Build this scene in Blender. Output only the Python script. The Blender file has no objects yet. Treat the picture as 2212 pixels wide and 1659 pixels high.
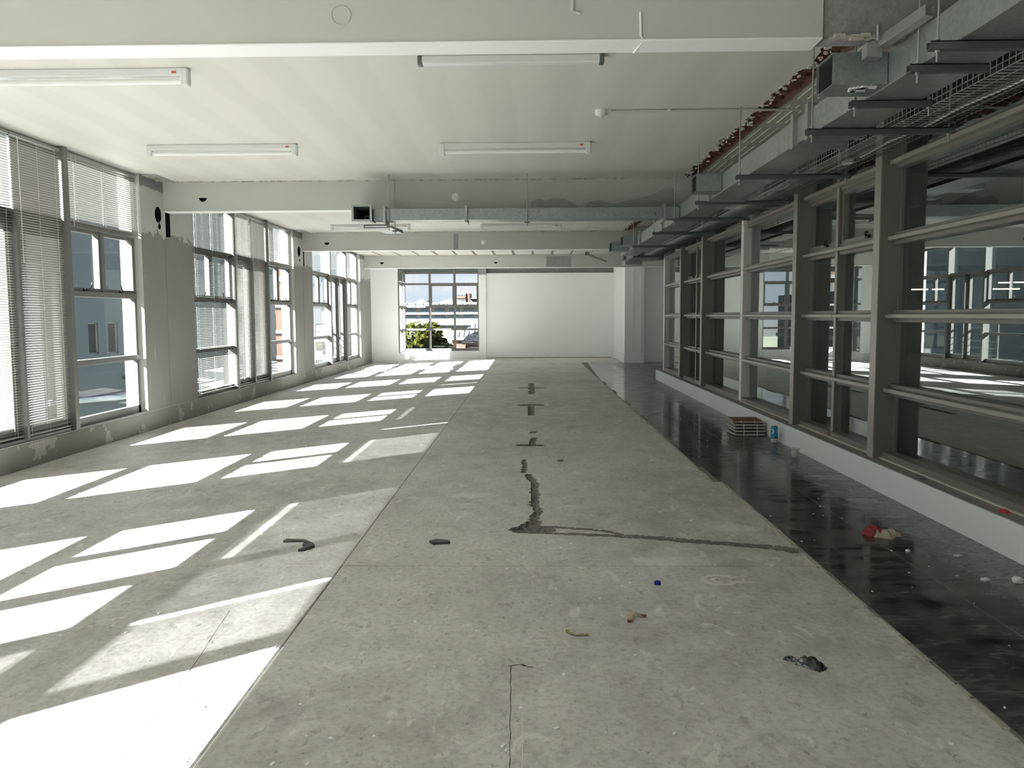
import bpy, bmesh, math, random
from mathutils import Vector, Matrix, noise as mnoise
random.seed(7)
C = bpy.context.scene.collection
SC = bpy.context.scene

# ------------------------------------------------------------------ camera
F_PX, PITCH, YAW, ROLL, EYE = 1790.0, .0828, .0203, .0050, 1.30
fwd = Vector((-math.sin(YAW)*math.cos(PITCH), math.cos(YAW)*math.cos(PITCH), -math.sin(PITCH)))
r0 = Vector((math.cos(YAW), math.sin(YAW), 0)); u0 = r0.cross(fwd)
rt = math.cos(ROLL)*r0 - math.sin(ROLL)*u0
up = math.sin(ROLL)*r0 + math.cos(ROLL)*u0
cam = bpy.data.cameras.new('camera'); cam.sensor_width = 36; cam.lens = 36*F_PX/2212
cam.clip_start = .05; cam.clip_end = 1500
camo = bpy.data.objects.new('camera', cam); C.objects.link(camo)
camo.matrix_world = Matrix(((rt.x, up.x, -fwd.x, 0), (rt.y, up.y, -fwd.y, 0), (rt.z, up.z, -fwd.z, EYE), (0, 0, 0, 1)))
SC.camera = camo

# ------------------------------------------------------------------ light
SUN_A, SUN_B = 1.222, 1.07           # sideways / forward run of the sun per metre of fall
SUN_E, SKY_E, EXPO = 44.0, .74, .48
sun = bpy.data.lights.new('sun', 'SUN'); sun.energy = SUN_E; sun.angle = .0093; sun.color = (1, .985, .98)
so = bpy.data.objects.new('sun', sun); C.objects.link(so)
so.rotation_mode = 'QUATERNION'
so.rotation_quaternion = Vector((SUN_A, SUN_B, -1)).to_track_quat('-Z', 'Y')
so.location = (-12, -10, 12)
SC.view_settings.view_transform = 'Standard'; SC.view_settings.look = 'None'
SC.view_settings.gamma = 1; SC.view_settings.use_curve_mapping = False
SC.view_settings.exposure = EXPO
cy = SC.cycles
cy.max_bounces = 14; cy.diffuse_bounces = 8; cy.glossy_bounces = 6; cy.transparent_max_bounces = 40
cy.transmission_bounces = 6; cy.use_denoising = True; cy.sample_clamp_indirect = 6
cy.caustics_reflective = False; cy.caustics_refractive = False

def make_world():
    w = bpy.data.worlds.new('sky'); SC.world = w; w.use_nodes = True
    n = w.node_tree.nodes; l = w.node_tree.links; n.clear()
    out = n.new('ShaderNodeOutputWorld'); bg = n.new('ShaderNodeBackground'); l.new(bg.outputs[0], out.inputs[0])
    tc = n.new('ShaderNodeTexCoord'); mp = n.new('ShaderNodeMapping'); l.new(tc.outputs['Generated'], mp.inputs[0])
    mp.inputs['Scale'].default_value = (1, 1, 2.2); mp.inputs['Location'].default_value = (.37, .1, .2)
    nz = n.new('ShaderNodeTexNoise'); nz.inputs['Scale'].default_value = 4.2; nz.inputs['Detail'].default_value = 7
    nz.inputs['Roughness'].default_value = .55; nz.inputs['Distortion'].default_value = .3
    l.new(mp.outputs[0], nz.inputs['Vector'])
    cr = n.new('ShaderNodeValToRGB'); cr.color_ramp.elements[0].position = .36; cr.color_ramp.elements[1].position = .55
    l.new(nz.outputs['Fac'], cr.inputs[0])
    sp = n.new('ShaderNodeSeparateXYZ'); l.new(tc.outputs['Generated'], sp.inputs[0])
    gr = n.new('ShaderNodeValToRGB'); e = gr.color_ramp.elements
    e[0].position = 0; e[0].color = (.50, .66, .95, 1); e[1].position = .5; e[1].color = (.16, .32, .72, 1)
    l.new(sp.outputs['Z'], gr.inputs[0])
    mx = n.new('ShaderNodeMix'); mx.data_type = 'RGBA'
    l.new(cr.outputs[0], mx.inputs['Factor']); l.new(gr.outputs[0], mx.inputs[6]); mx.inputs[7].default_value = (.92, .95, 1, 1)
    l.new(mx.outputs[2], bg.inputs[0]); bg.inputs[1].default_value = SKY_E
make_world()

# ------------------------------------------------------------------ materials
class NT:
    def __init__(s, name):
        s.m = bpy.data.materials.new(name); s.m.use_nodes = True
        s.n = s.m.node_tree.nodes; s.l = s.m.node_tree.links; s.n.clear()
        s.out = s.n.new('ShaderNodeOutputMaterial')
        s.pos = s.n.new('ShaderNodeNewGeometry').outputs['Position']
    def shader(s, sh): s.l.new(sh, s.out.inputs[0]); return s.m
    def put(s, sock, v):
        if hasattr(v, 'is_output'): s.l.new(v, sock)
        elif isinstance(v, (tuple, list)): sock.default_value = (*v, 1) if len(v) == 3 and sock.type == 'RGBA' else v
        else: sock.default_value = v
    def bsdf(s, col, rough=.6, metal=0, spec=.5, bump=None, bstr=.2, bdist=.01, **kw):
        b = s.n.new('ShaderNodeBsdfPrincipled')
        s.put(b.inputs['Base Color'], col); s.put(b.inputs['Roughness'], rough); s.put(b.inputs['Metallic'], metal)
        s.put(b.inputs['Specular IOR Level'], spec)
        for k, v in kw.items(): s.put(b.inputs[k.replace('_', ' ')], v)
        if bump is not None:
            bn = s.n.new('ShaderNodeBump'); s.put(bn.inputs['Height'], bump)
            bn.inputs['Strength'].default_value = bstr; bn.inputs['Distance'].default_value = bdist
            s.l.new(bn.outputs[0], b.inputs['Normal'])
        return b.outputs[0]
    def noise(s, scale, detail=4, rough=.55, vec=(1, 1, 1), loc=(0, 0, 0), dist=0):
        mp = s.n.new('ShaderNodeMapping'); s.l.new(s.pos, mp.inputs[0])
        mp.inputs['Scale'].default_value = vec; mp.inputs['Location'].default_value = loc
        t = s.n.new('ShaderNodeTexNoise'); s.l.new(mp.outputs[0], t.inputs['Vector'])
        t.inputs['Scale'].default_value = scale; t.inputs['Detail'].default_value = detail
        t.inputs['Roughness'].default_value = rough; t.inputs['Distortion'].default_value = dist
        return t.outputs['Fac']
    def voro(s, scale, vec=(1, 1, 1)):
        mp = s.n.new('ShaderNodeMapping'); s.l.new(s.pos, mp.inputs[0]); mp.inputs['Scale'].default_value = vec
        t = s.n.new('ShaderNodeTexVoronoi'); s.l.new(mp.outputs[0], t.inputs['Vector']); t.inputs['Scale'].default_value = scale
        return t
    def ramp(s, v, stops):
        r = s.n.new('ShaderNodeValToRGB'); s.put(r.inputs[0], v)
        e = r.color_ramp.elements
        while len(e) < len(stops): e.new(.5)
        for k, (p, c) in zip(e, stops): k.position = p; k.color = (c, c, c, 1) if isinstance(c, (int, float)) else (*c, 1)
        return r.outputs[0]
    def mix(s, f, a, b, mode='MIX'):
        x = s.n.new('ShaderNodeMix'); x.data_type = 'RGBA'; x.blend_type = mode
        s.put(x.inputs[0], f); s.put(x.inputs[6], a); s.put(x.inputs[7], b); return x.outputs[2]
    def math(s, op, a, b=0, clamp=False):
        x = s.n.new('ShaderNodeMath'); x.operation = op; x.use_clamp = clamp
        s.put(x.inputs[0], a); s.put(x.inputs[1], b); return x.outputs[0]
    def xyz(s):
        x = s.n.new('ShaderNodeSeparateXYZ'); s.l.new(s.pos, x.inputs[0]); return x.outputs
    def mixs(s, f, a, b):
        x = s.n.new('ShaderNodeMixShader'); s.put(x.inputs[0], f); s.l.new(a, x.inputs[1]); s.l.new(b, x.inputs[2]); return x.outputs[0]

M = {}
def plain(name, col, rough=.5, metal=0, spec=.5, var=.12, scale=9, bump=0, **kw):
    t = NT(name); f = t.noise(scale, 3)
    c = t.mix(f, tuple(v*(1-var) for v in col), tuple(min(1, v*(1+var)) for v in col))
    M[name] = t.shader(t.bsdf(c, rough, metal, spec, f if bump else None, bump, **kw)); return M[name]

def concrete(name, lo, hi, rough=.6):
    t = NT(name)
    big = t.noise(.55, 3, .5, loc=(3, 1, 0)); mid = t.noise(3.4, 7, .68, vec=(1.25, .85, 1)); fine = t.noise(34, 5, .65)
    c = t.mix(t.ramp(mid, [(.34, 0), (.66, 1)]), lo, hi)
    c = t.mix(t.math('MULTIPLY', t.ramp(big, [(.42, 0), (.62, 1)]), .5), c, tuple(v*1.18 for v in hi))
    c = t.mix(t.math('MULTIPLY', t.ramp(fine, [(.40, 1), (.52, 0)]), .26), c, tuple(v*.55 for v in lo))
    sp = t.noise(5.5, 6, .65, vec=(1.5, .8, 1), loc=(9, 4, 0), dist=.8)
    c = t.mix(t.math('MULTIPLY', t.ramp(sp, [(.605, 0), (.65, 1)]), .55), c, tuple(min(.9, v*1.25) for v in hi))
    stain = t.noise(1.7, 5, .65, loc=(5, 7, 0), dist=.4)
    c = t.mix(t.math('MULTIPLY', t.ramp(stain, [(.60, 0), (.72, 1)]), .45), c, tuple(v*.48 for v in lo))
    scr = t.noise(10, 6, .72, vec=(1.5, .75, 1), loc=(2, 8, 0))
    c = t.mix(t.math('MULTIPLY', t.ramp(scr, [(.58, 0), (.64, 1)]), .4), c, tuple(v*.5 for v in lo))
    if name == 'floor_concrete':       # chalky smudges dusted on the slab
        p_ = t.xyz()
        for cx_, cy_, rx_, ry_ in ((.74, 4.30, .26, .12), (.35, 5.55, .14, .07), (-.42, 5.9, .22, .12), (1.25, 5.0, .2, .1), (-2.6, 6.6, .9, .4)):
            q = t.math('ADD', t.math('POWER', t.math('ABSOLUTE', t.math('DIVIDE', t.math('SUBTRACT', p_[0], cx_), rx_)), 2), t.math('POWER', t.math('ABSOLUTE', t.math('DIVIDE', t.math('SUBTRACT', p_[1], cy_), ry_)), 2))
            q = t.math('ADD', q, t.math('MULTIPLY', t.math('SUBTRACT', sp, .5), -3.5))
            c = t.mix(t.math('MULTIPLY', t.ramp(q, [(0, 1), (1, 0)]), .6), c, (.85, .84, .82))
    pit = t.noise(15, 6, .75, vec=(1.2, .8, 1), loc=(4, 2, 0), dist=.5)
    c = t.mix(t.math('MULTIPLY', t.ramp(pit, [(.625, 0), (.66, 1)]), .6), c, tuple(v*.38 for v in lo))
    v = t.voro(23); sel = t.ramp(v.outputs['Color'], [(.88, 0), (.91, 1)])
    dot = t.math('MULTIPLY', t.ramp(t.math('ADD', v.outputs['Distance'], t.math('MULTIPLY', fine, .25)), [(.20, 1), (.27, 0)]), sel)
    c = t.mix(t.math('MULTIPLY', dot, .75), c, (.66, .65, .60))
    M[name] = t.shader(t.bsdf(c, t.ramp(mid, [(.2, rough-.12), (.8, rough+.1)]), 0, .35, t.math('ADD', fine, t.math('MULTIPLY', scr, .6)), .35, .006))
concrete('floor_concrete', (.46, .448, .42), (.70, .688, .66))
concrete('raw_concrete', (.27, .274, .27), (.36, .364, .36), .8)
concrete('broken_concrete', (.15, .145, .13), (.26, .25, .23), .9)

def ceiling_paint():
    t = NT('ceiling_paint'); x = t.xyz()
    wob = t.noise(1.2, 2); s = t.math('SINE', t.math('ADD', t.math('MULTIPLY', x[0], 13.5), t.math('MULTIPLY', wob, 3)))
    band = t.ramp(t.math('MULTIPLY_ADD', s, .5), [(.35, 0), (.65, 1)])
    n = t.noise(1.1, 4)
    c = t.mix(band, (.665, .66, .63), (.70, .695, .665)); c = t.mix(t.math('MULTIPLY', n, .25), c, (.62, .615, .58))
    M['ceiling_paint'] = t.shader(t.bsdf(c, .55, 0, .3, t.noise(25, 3), .05))
ceiling_paint()
plain('beam_paint', (.57, .568, .545), .6, 0, .3, .05, 2.5, .04)
plain('damp_cement', (.42, .425, .41), .7, 0, .3, .12, 5)
plain('white_wall', (.90, .91, .905), .6, 0, .3, .03, 1.5, .03)
plain('kerb_paint', (.90, .91, .91), .5, 0, .4, .03, 3, .04)
plain('kerb_top', (.33, .325, .30), .6, 0, .4, .14, 7, .05)
def pier_paint():
    t = NT('pier_paint'); x = t.xyz()
    rag = t.math('MULTIPLY', t.math('SUBTRACT', t.noise(6, 6, .7, vec=(1, 1, 1.0)), .5), .42)
    z = t.math('ADD', x[2], rag)
    hi = t.ramp(t.math('MULTIPLY_ADD', z, 1.0), [(0, 0), (1, 1)])
    f = t.math('GREATER_THAN', z, 2.27)
    n = t.noise(2.0, 5)
    low = t.mix(n, (.195, .19, .178), (.25, .245, .23))
    run = t.noise(22, 3, .6, vec=(1, 1, .12)); low = t.mix(t.math('MULTIPLY', t.ramp(run, [(.68, 0), (.72, 1)]), .35), low, (.72, .70, .65))
    pat = t.noise(4.5, 3, .5, loc=(0, 2.2, 1))
    filler = t.math('MULTIPLY', t.ramp(pat, [(.61, 0), (.625, 1)]), t.math('LESS_THAN', x[2], .21))
    low = t.mix(t.math('MULTIPLY', filler, .3), low, (.74, .73, .70))
    c = t.mix(f, low, t.mix(n, (.42, .42, .405), (.49, .49, .47)))
    g = t.math('GREATER_THAN', t.math('ADD', x[2], t.math('MULTIPLY', rag, .35)), 2.77)
    c = t.mix(g, c, (.19, .195, .19))
    M['pier_paint'] = t.shader(t.bsdf(c, .62, 0, .3, t.noise(18, 4), .1, .006))
pier_paint()
plain('reveal_paint', (.55, .54, .53), .6, 0, .3, .05, 6, .05)
plain('frame_metal', (.165, .164, .157), .42, .25, .5, .04, 4)
plain('partition_metal', (.22, .21, .19), .40, .25, .5, .05, 3)
plain('partition_cap', (.35, .335, .30), .38, .25, .5, .05, 3)
plain('partition_fin', (.235, .228, .205), .45, .2, .5, .05, 3)
plain('post_paint', (.88, .865, .84), .5, 0, .4, .04, 5)
plain('black_plastic', (.015, .015, .017), .4)
plain('caulk', (.72, .69, .60), .7, 0, .3, .15, 30, .3)
plain('blind_metal', (.26, .256, .24), .38, .1, .5, .03, 5)
plain('cord', (.75, .74, .68), .7)
plain('white_enamel', (.76, .765, .765), .28, 0, .5, .02, 3)
plain('tube_glass', (.86, .87, .86), .15, 0, .5, .02, 3)
plain('red_print', (.55, .10, .06), .5)
plain('red_clay', (.13, .062, .05), .9, 0, .2, .45, 16, .8)
plain('clay_block', (.52, .515, .48), .85, 0, .2, .12, 20, .4)
plain('mortar_ridge', (.78, .77, .70), .85, 0, .2, .1, 30)
plain('recess_shade', (.05, .055, .055), .7)  # dark colour standing in for shade inside duct stubs and beam holes
plain('deep_shade', (.012, .012, .013), .9, 0, .1)  # near-black colour standing in for the shade of deep openings
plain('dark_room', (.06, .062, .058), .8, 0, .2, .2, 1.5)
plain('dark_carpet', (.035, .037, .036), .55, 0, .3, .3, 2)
def galv():
    t = NT('galvanised'); v = t.voro(55); f = t.noise(3.5, 4)
    c = t.mix(v.outputs['Color'], (.30, .335, .325), (.42, .455, .445)); c = t.mix(t.math('MULTIPLY', f, .4), c, (.27, .30, .29))
    run = t.noise(14, 4, .6, vec=(1, 1, .15)); c = t.mix(t.math('MULTIPLY', t.ramp(run, [(.69, 0), (.72, 1)]), .5), c, (.7, .7, .66))
    M['galvanised'] = t.shader(t.bsdf(c, t.ramp(f, [(.2, .3), (.8, .48)]), .55, .5))
galv()
plain('zinc', (.42, .44, .43), .36, .7, .5, .12, 20)
plain('dark_steel', (.16, .175, .17), .45, .6, .5, .1, 9)
def tile_mat():
    t = NT('black_tile'); x = t.xyz()
    d = t.noise(3.2, 6, .68, vec=(1, 2.6, 1), dist=.6); d2 = t.noise(24, 4, .6, vec=(.6, 2.2, 1))
    edge = t.math('ADD', x[0], t.math('MULTIPLY', t.math('SUBTRACT', d, .5), .55))
    near_wall = t.ramp(t.math('SUBTRACT', edge, 1.5), [(.66, 0), (.78, .72)])
    a = t.math('ADD', t.ramp(d, [(.40, .03), (.60, .62)]), near_wall)
    dust = t.math('MULTIPLY', a, t.ramp(d2, [(.28, .45), (.60, 1)]), True)
    c = t.mix(dust, (.013, .014, .015), (.165, .165, .160))
    v = t.voro(24); sel = t.ramp(v.outputs['Color'], [(.965, 0), (.975, 1)])
    dot = t.math('MULTIPLY', t.ramp(t.math('ADD', v.outputs['Distance'], t.math('MULTIPLY', d2, .3)), [(.22, 1), (.29, 0)]), sel); c = t.mix(t.math('MULTIPLY', dot, .8), c, (.62, .6, .55))
    M['black_tile'] = t.shader(t.bsdf(c, t.ramp(dust, [(0, .06), (1, .34)]), 0, .55))
tile_mat()
plain('grout', (.24, .235, .22), .9, 0, .2, .3, 30, .3)
plain('adhesive', (.47, .45, .39), .95, 0, .2, .25, 35, .8)
def glass(name, tint, gtint, ior, add, mul=1.0):
    t = NT(name)
    tr = t.n.new('ShaderNodeBsdfTransparent'); tr.inputs[0].default_value = (*tint, 1)
    gl = t.n.new('ShaderNodeBsdfGlossy'); gl.inputs['Color'].default_value = (*gtint, 1); gl.inputs['Roughness'].default_value = 0
    fr = t.n.new('ShaderNodeFresnel'); bf = t.n.new('ShaderNodeNewGeometry').outputs['Backfacing']
    t.put(fr.inputs['IOR'], t.math('POWER', ior, t.math('MULTIPLY_ADD', bf, -2))); fr.inputs['IOR'].links[0].from_node.inputs[1].links[0].from_node.inputs[2].default_value = 1
    f = t.math('MULTIPLY_ADD', fr.outputs[0], mul); f.node.inputs[2].default_value = add; f.node.use_clamp = True
    M[name] = t.shader(t.mixs(f, tr.outputs[0], gl.outputs[0]))
glass('clear_glass', (.95, .965, .96), (1, 1, 1), 1.35, 0)
glass('tinted_glass', (.58, .61, .60), (.92, .97, .95), 1.6, .15, 1.0)
def frosted():
    t = NT('clear_plastic'); tr = t.n.new('ShaderNodeBsdfTransparent'); M['clear_plastic'] = t.shader(t.mixs(.48, tr.outputs[0], t.bsdf((.75, .74, .70), .2)))
frosted()

# ------------------------------------------------------------------ mesh helpers
LOC = {}
class MB:
    def __init__(s): s.v = []; s.f = []; s.mi = []; s.sm = []
    def add(s, vs, fs, mi=0, smooth=False):
        k = len(s.v); s.v += [tuple(v) for v in vs]; s.f += [tuple(i+k for i in f) for f in fs]
        s.mi += [mi]*len(fs); s.sm += [smooth]*len(fs); return s
    def box(s, x0, x1, y0, y1, z0, z1, mi=0, bev=0):
        x0, x1 = sorted((x0, x1)); y0, y1 = sorted((y0, y1)); z0, z1 = sorted((z0, z1))
        if bev <= 0:
            return s.add([(x0,y0,z0),(x1,y0,z0),(x1,y1,z0),(x0,y1,z0),(x0,y0,z1),(x1,y0,z1),(x1,y1,z1),(x0,y1,z1)],
                  [(0,3,2,1),(4,5,6,7),(0,1,5,4),(1,2,6,5),(2,3,7,6),(3,0,4,7)], mi)
        b = min(bev, (x1-x0)/2.01, (y1-y0)/2.01, (z1-z0)/2.01); vs = []
        for z, i in ((z0, b), (z0+b, 0), (z1-b, 0), (z1, b)):
            vs += [(x0+b+i*0, y0+i, z), (x1-b, y0+i, z), (x1-i, y0+b, z), (x1-i, y1-b, z), (x1-b, y1-i, z), (x0+b, y1-i, z), (x0+i, y1-b, z), (x0+i, y0+b, z)]
        fs = [tuple(range(7, -1, -1)), tuple(range(24, 32))]
        for r in range(3):
            for k in range(8): fs.append((r*8+k, r*8+(k+1) % 8, r*8+8+(k+1) % 8, r*8+8+k))
        return s.add(vs, fs, mi)
    def obox(s, c, ax, ay, az, mi=0):       # centre and three half-axes
        c, ax, ay, az = Vector(c), Vector(ax), Vector(ay), Vector(az)
        vs = [c+i*ax+j*ay+k*az for k in (-1, 1) for i, j in ((-1, -1), (1, -1), (1, 1), (-1, 1))]
        return s.add(vs, [(0,3,2,1),(4,5,6,7),(0,1,5,4),(1,2,6,5),(2,3,7,6),(3,0,4,7)], mi)
    def tube(s, pts, r, seg=8, mi=0, caps=True):
        pts = [Vector(p) for p in pts]; rs = r if isinstance(r, (list, tuple)) else [r]*len(pts); vs = []; fs = []
        for i, p in enumerate(pts):
            d = (pts[min(i+1, len(pts)-1)]-pts[max(i-1, 0)]).normalized()
            a = d.cross(Vector((0, 0, 1)) if abs(d.z) < .9 else Vector((1, 0, 0))).normalized(); b = d.cross(a)
            for k in range(seg):
                t = 2*math.pi*k/seg; vs.append(p+rs[i]*(math.cos(t)*a+math.sin(t)*b))
        for i in range(len(pts)-1):
            for k in range(seg): fs.append((i*seg+k, i*seg+(k+1) % seg, (i+1)*seg+(k+1) % seg, (i+1)*seg+k))
        s.add(vs, fs, mi, True)
        if caps: s.add(vs[:seg], [tuple(range(seg))], mi); s.add(vs[-seg:], [tuple(range(seg-1, -1, -1))], mi)
        return s
    def lathe(s, c, prof, seg=24, mi=0, axis='z', smooth=True):
        vs = []; fs = []
        for r, h in prof:
            for k in range(seg):
                t = 2*math.pi*k/seg; a, b = r*math.cos(t), r*math.sin(t)
                vs.append((c[0]+a, c[1]+b, c[2]+h) if axis == 'z' else (c[0]+a, c[1]+h, c[2]+b) if axis == 'y' else (c[0]+h, c[1]+a, c[2]+b))
        for i in range(len(prof)-1):
            for k in range(seg): fs.append((i*seg+k, i*seg+(k+1) % seg, (i+1)*seg+(k+1) % seg, (i+1)*seg+k))
        return s.add(vs, fs, mi, smooth)
    def prism(s, poly, d, mi=0):            # planar polygon (3-D points) swept by d
        d = Vector(d); a = [Vector(p) for p in poly]; n = len(a)
        return s.add(a+[p+d for p in a], [tuple(range(n-1, -1, -1)), tuple(range(n, 2*n))]+[(i, (i+1) % n, n+(i+1) % n, n+i) for i in range(n)], mi)
    def build(s, name, mats, parent=None, origin=None, kind=None, label=None):
        off = Vector(LOC.get(parent, (0, 0, 0)) if parent is not None else (origin or (0, 0, 0)))
        me = bpy.data.meshes.new(name); me.from_pydata([tuple(Vector(v)-off) for v in s.v], [], s.f)
        for m in (mats if isinstance(mats, (list, tuple)) else [mats]): me.materials.append(M[m] if isinstance(m, str) else m)
        for p, i, q in zip(me.polygons, s.mi, s.sm): p.material_index = i; p.use_smooth = q
        bm = bmesh.new(); bm.from_mesh(me); bmesh.ops.recalc_face_normals(bm, faces=bm.faces); bm.to_mesh(me); bm.free()
        o = bpy.data.objects.new(name, me); C.objects.link(o)
        if parent is not None: o.parent = parent; LOC[o] = tuple(off)
        else: o.location = off; LOC[o] = tuple(off)
        if kind: o['kind'] = kind
        if label: o['label'] = label
        return o
def root(name, loc, label=None, cat=None, group=None, kind=None):
    o = bpy.data.objects.new(name, None); C.objects.link(o); o.location = loc; LOC[o] = tuple(loc); o.empty_display_size = .1
    return tag(o, label, cat, group, kind)
def tag(o, label=None, cat=None, group=None, kind=None):
    for k, v in (('label', label), ('category', cat), ('group', group), ('kind', kind)):
        if v: o[k] = v
    return o
def copy_child(src, parent, loc=(0, 0, 0)):
    c = src.copy(); C.objects.link(c); c.parent = parent; c.location = loc; return c

def plate(name, mats, outer, holes, place, depth, parent=None, kind=None):
    """flat plate with real holes. outer/holes are 2-D loops, place(u,v,d) gives the 3-D point at depth d behind the face"""
    from mathutils.geometry import tessellate_polygon
    loops = [[Vector((u, v, 0)) for u, v in outer]]+[[Vector((u, v, 0)) for u, v in h] for h, _ in holes]
    uv = [(p.x, p.y) for l_ in loops for p in l_]
    mb = MB(); mb.add([place(u, v, 0) for u, v in uv], [tuple(t_) for t_ in tessellate_polygon(loops)], 0)
    n = len(outer); b = [place(u, v, depth) for u, v in outer]; a = [place(u, v, 0) for u, v in outer]
    mb.add(a+b, [(i, (i+1) % n, n+(i+1) % n, n+i) for i in range(n)]+[tuple(range(2*n-1, n-1, -1))], 0)
    for h, dd in holes:
        m = len(h); A = [place(u, v, 0) for u, v in h]; B = [place(u, v, dd) for u, v in h]
        mb.add(A+B, [(i, (i+1) % m, m+(i+1) % m, m+i) for i in range(m)], 1)
        mb.add(B, [tuple(range(m))], 1)
    return mb.build(name, mats, parent, kind=kind)
def disc(cx, cy, r, n=20, rx=None, jit=0, half=False):
    if half: return [(cx+r*math.cos(t), cy+r*math.sin(t)) for t in [math.pi+math.pi*k/n for k in range(n+1)]]
    return [(cx+(rx or r)*(1+jit*random.uniform(-1, 1))*math.cos(2*math.pi*k/n), cy+r*(1+jit*random.uniform(-1, 1))*math.sin(2*math.pi*k/n)) for k in range(n)]

XL, XR, ZC = -4.34, 2.535, 2.898
TX, TP = 1.50, .603
BEAMS = (3.92, 9.92, 16.0, 22.0)

# ================================================================== SETTING: floor
fl = MB().box(-4.7, 5.2, -8.4, 25.6, -.30, -.032).build('floor', 'broken_concrete', kind='structure')
def dist_poly(p, pts):
    best = 9
    for a, b in zip(pts[:-1], pts[1:]):
        ax, ay = b[0]-a[0], b[1]-a[1]; t = max(0, min(1, ((p[0]-a[0])*ax+(p[1]-a[1])*ay)/(ax*ax+ay*ay+1e-9)))
        best = min(best, math.hypot(p[0]-a[0]-t*ax, p[1]-a[1]-t*ay))
    return best
CRACKS = [  # floor runs: polyline, half width, depth
    ([(.055, 5.06), (.03, 5.2), (.058, 5.42), (.03, 5.62), (.045, 5.84), (.035, 6.1), (.05, 6.3), (.02, 6.5), (-.005, 6.68)], .024, .028),
    ([(-.045, 6.78), (-.04, 7.0), (-.042, 7.38)], .016, .026),
    ([(-.03, 4.95), (.07, 4.95)], .085, .030), ([(.0, 5.05), (.03, 5.12)], .05, .030),
    ([(.08, 5.03), (.30, 4.97), (.44, 4.93), (.60, 4.80)], .014, .016), ([(.08, 4.875), (.34, 4.83), (.58, 4.795)], .02, .02),
    ([(.60, 4.80), (.95, 4.69), (1.25, 4.60), (1.41, 4.55)], .034, .018), ([(.53, 4.80), (.62, 4.80)], .03, .026),
    ([(1.40, 4.55), (1.46, 4.50)], .045, .014),
    ([(-.07, 8.24), (.09, 8.22)], .06, .028), ([(.03, 8.3), (.05, 8.72)], .028, .024), ([(.04, 9.1), (.05, 9.2)], .03, .02)]
CRACKS2 = [([(.02, 10.75), (.03, 11.5), (.02, 11.8)], .03, .024), ([(-.07, 11.96), (.13, 11.95)], .085, .028), ([(.05, 13.7), (.055, 15.8)], .035, .02), ([(-.10, 14.8), (.21, 14.79)], .08, .028)]
def relief_slab(x0, x1, y0, y1, st, cracks):
    nx, ny = int((x1-x0)/st), int((y1-y0)/st); vs = []; dep = []
    for j in range(ny+1):
        for i in range(nx+1):
            x, y = x0+(x1-x0)*i/nx, y0+(y1-y0)*j/ny; z = 0
            if 0 < i < nx and 0 < j < ny:
                w = mnoise.noise((x*19, y*19, 1))*.016+mnoise.noise((x*47, y*47, 5))*.008
                for pts, hw, d in cracks:
                    if min(p[0] for p in pts)-.25 < x < max(p[0] for p in pts)+.25 and min(p[1] for p in pts)-.25 < y < max(p[1] for p in pts)+.25:
                        k = dist_poly((x, y), pts)+w
                        if k < hw: z = min(z, -d*(.75+.35*mnoise.noise((x*40, y*40, 9)))*min(1, (hw-k)/.012+.35))
                z += .0012*mnoise.noise((x*6, y*9, 3))
            vs.append((x, y, z)); dep.append(z)
    mb = MB(); W = nx+1
    A = []; B = []
    for j in range(ny):
        for i in range(nx):
            f = (j*W+i, j*W+i+1, (j+1)*W+i+1, (j+1)*W+i)
            (B if min(dep[k] for k in f) < -.006 else A).append(f)
    mb.v = vs; mb.f = A+B; mb.mi = [0]*len(A)+[1]*len(B); mb.sm = [False]*len(mb.f)
    rim = [j for j in range(nx+1)]
    for a, b in (((x0, y0), (x1, y0)), ((x1, y0), (x1, y1)), ((x1, y1), (x0, y1)), ((x0, y1), (x0, y0))):
        mb.add([(*a, 0), (*b, 0), (*b, -.032), (*a, -.032)], [(0, 1, 2, 3)], 0)
    return mb
G = .0026
relief_slab(-.98+G, 1.497, 4.22+G, 10.3-G, .0115, CRACKS).build('concrete_slab', ['floor_concrete', 'broken_concrete'], fl)
relief_slab(-.98+G, 1.432, 10.3+G, 15.8-G, .03, CRACKS2).build('concrete_slab', ['floor_concrete', 'broken_concrete'], fl)
for x0, x1, y0, y1 in ((-4.66, -.98, -8.4, 4.22), (-4.66, -.98, 4.22, 10.3), (-4.66, -.98, 10.3, 15.8), (-4.66, -.98, 15.8, 22.0), (-4.66, -.98, 22.0, 25.6),
                       (-.98, 1.5, -8.4, 4.22), (-.98, 1.43, 15.8, 22.0), (-.98, 2.56, 22.62, 25.6), (-.98, 1.5, 22.0, 22.62)):
    MB().box(x0+G, x1-G, y0+G, y1-G, -.032, 0, 0, .003).build('concrete_slab', 'floor_concrete', fl)
MB().box(1.499, 5.2, -8.4, 6.39, -.032, .0066).box(1.436, 5.2, 6.39, 22.66, -.032, .0066).build('grout_bed', 'grout', fl)
tile_mesh = {}
def tile(x0, x1, y0, y1):
    k = (round(x1-x0, 4), round(y1-y0, 4))
    if k not in tile_mesh:
        tile_mesh[k] = MB().box(0, k[0], 0, k[1], -.004, .008, 0, .0012).build('tile', 'black_tile', fl); tile_mesh[k].location = (x0, y0, 0)
    else: copy_child(tile_mesh[k], fl, (x0, y0, 0)).name = 'tile'
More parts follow.
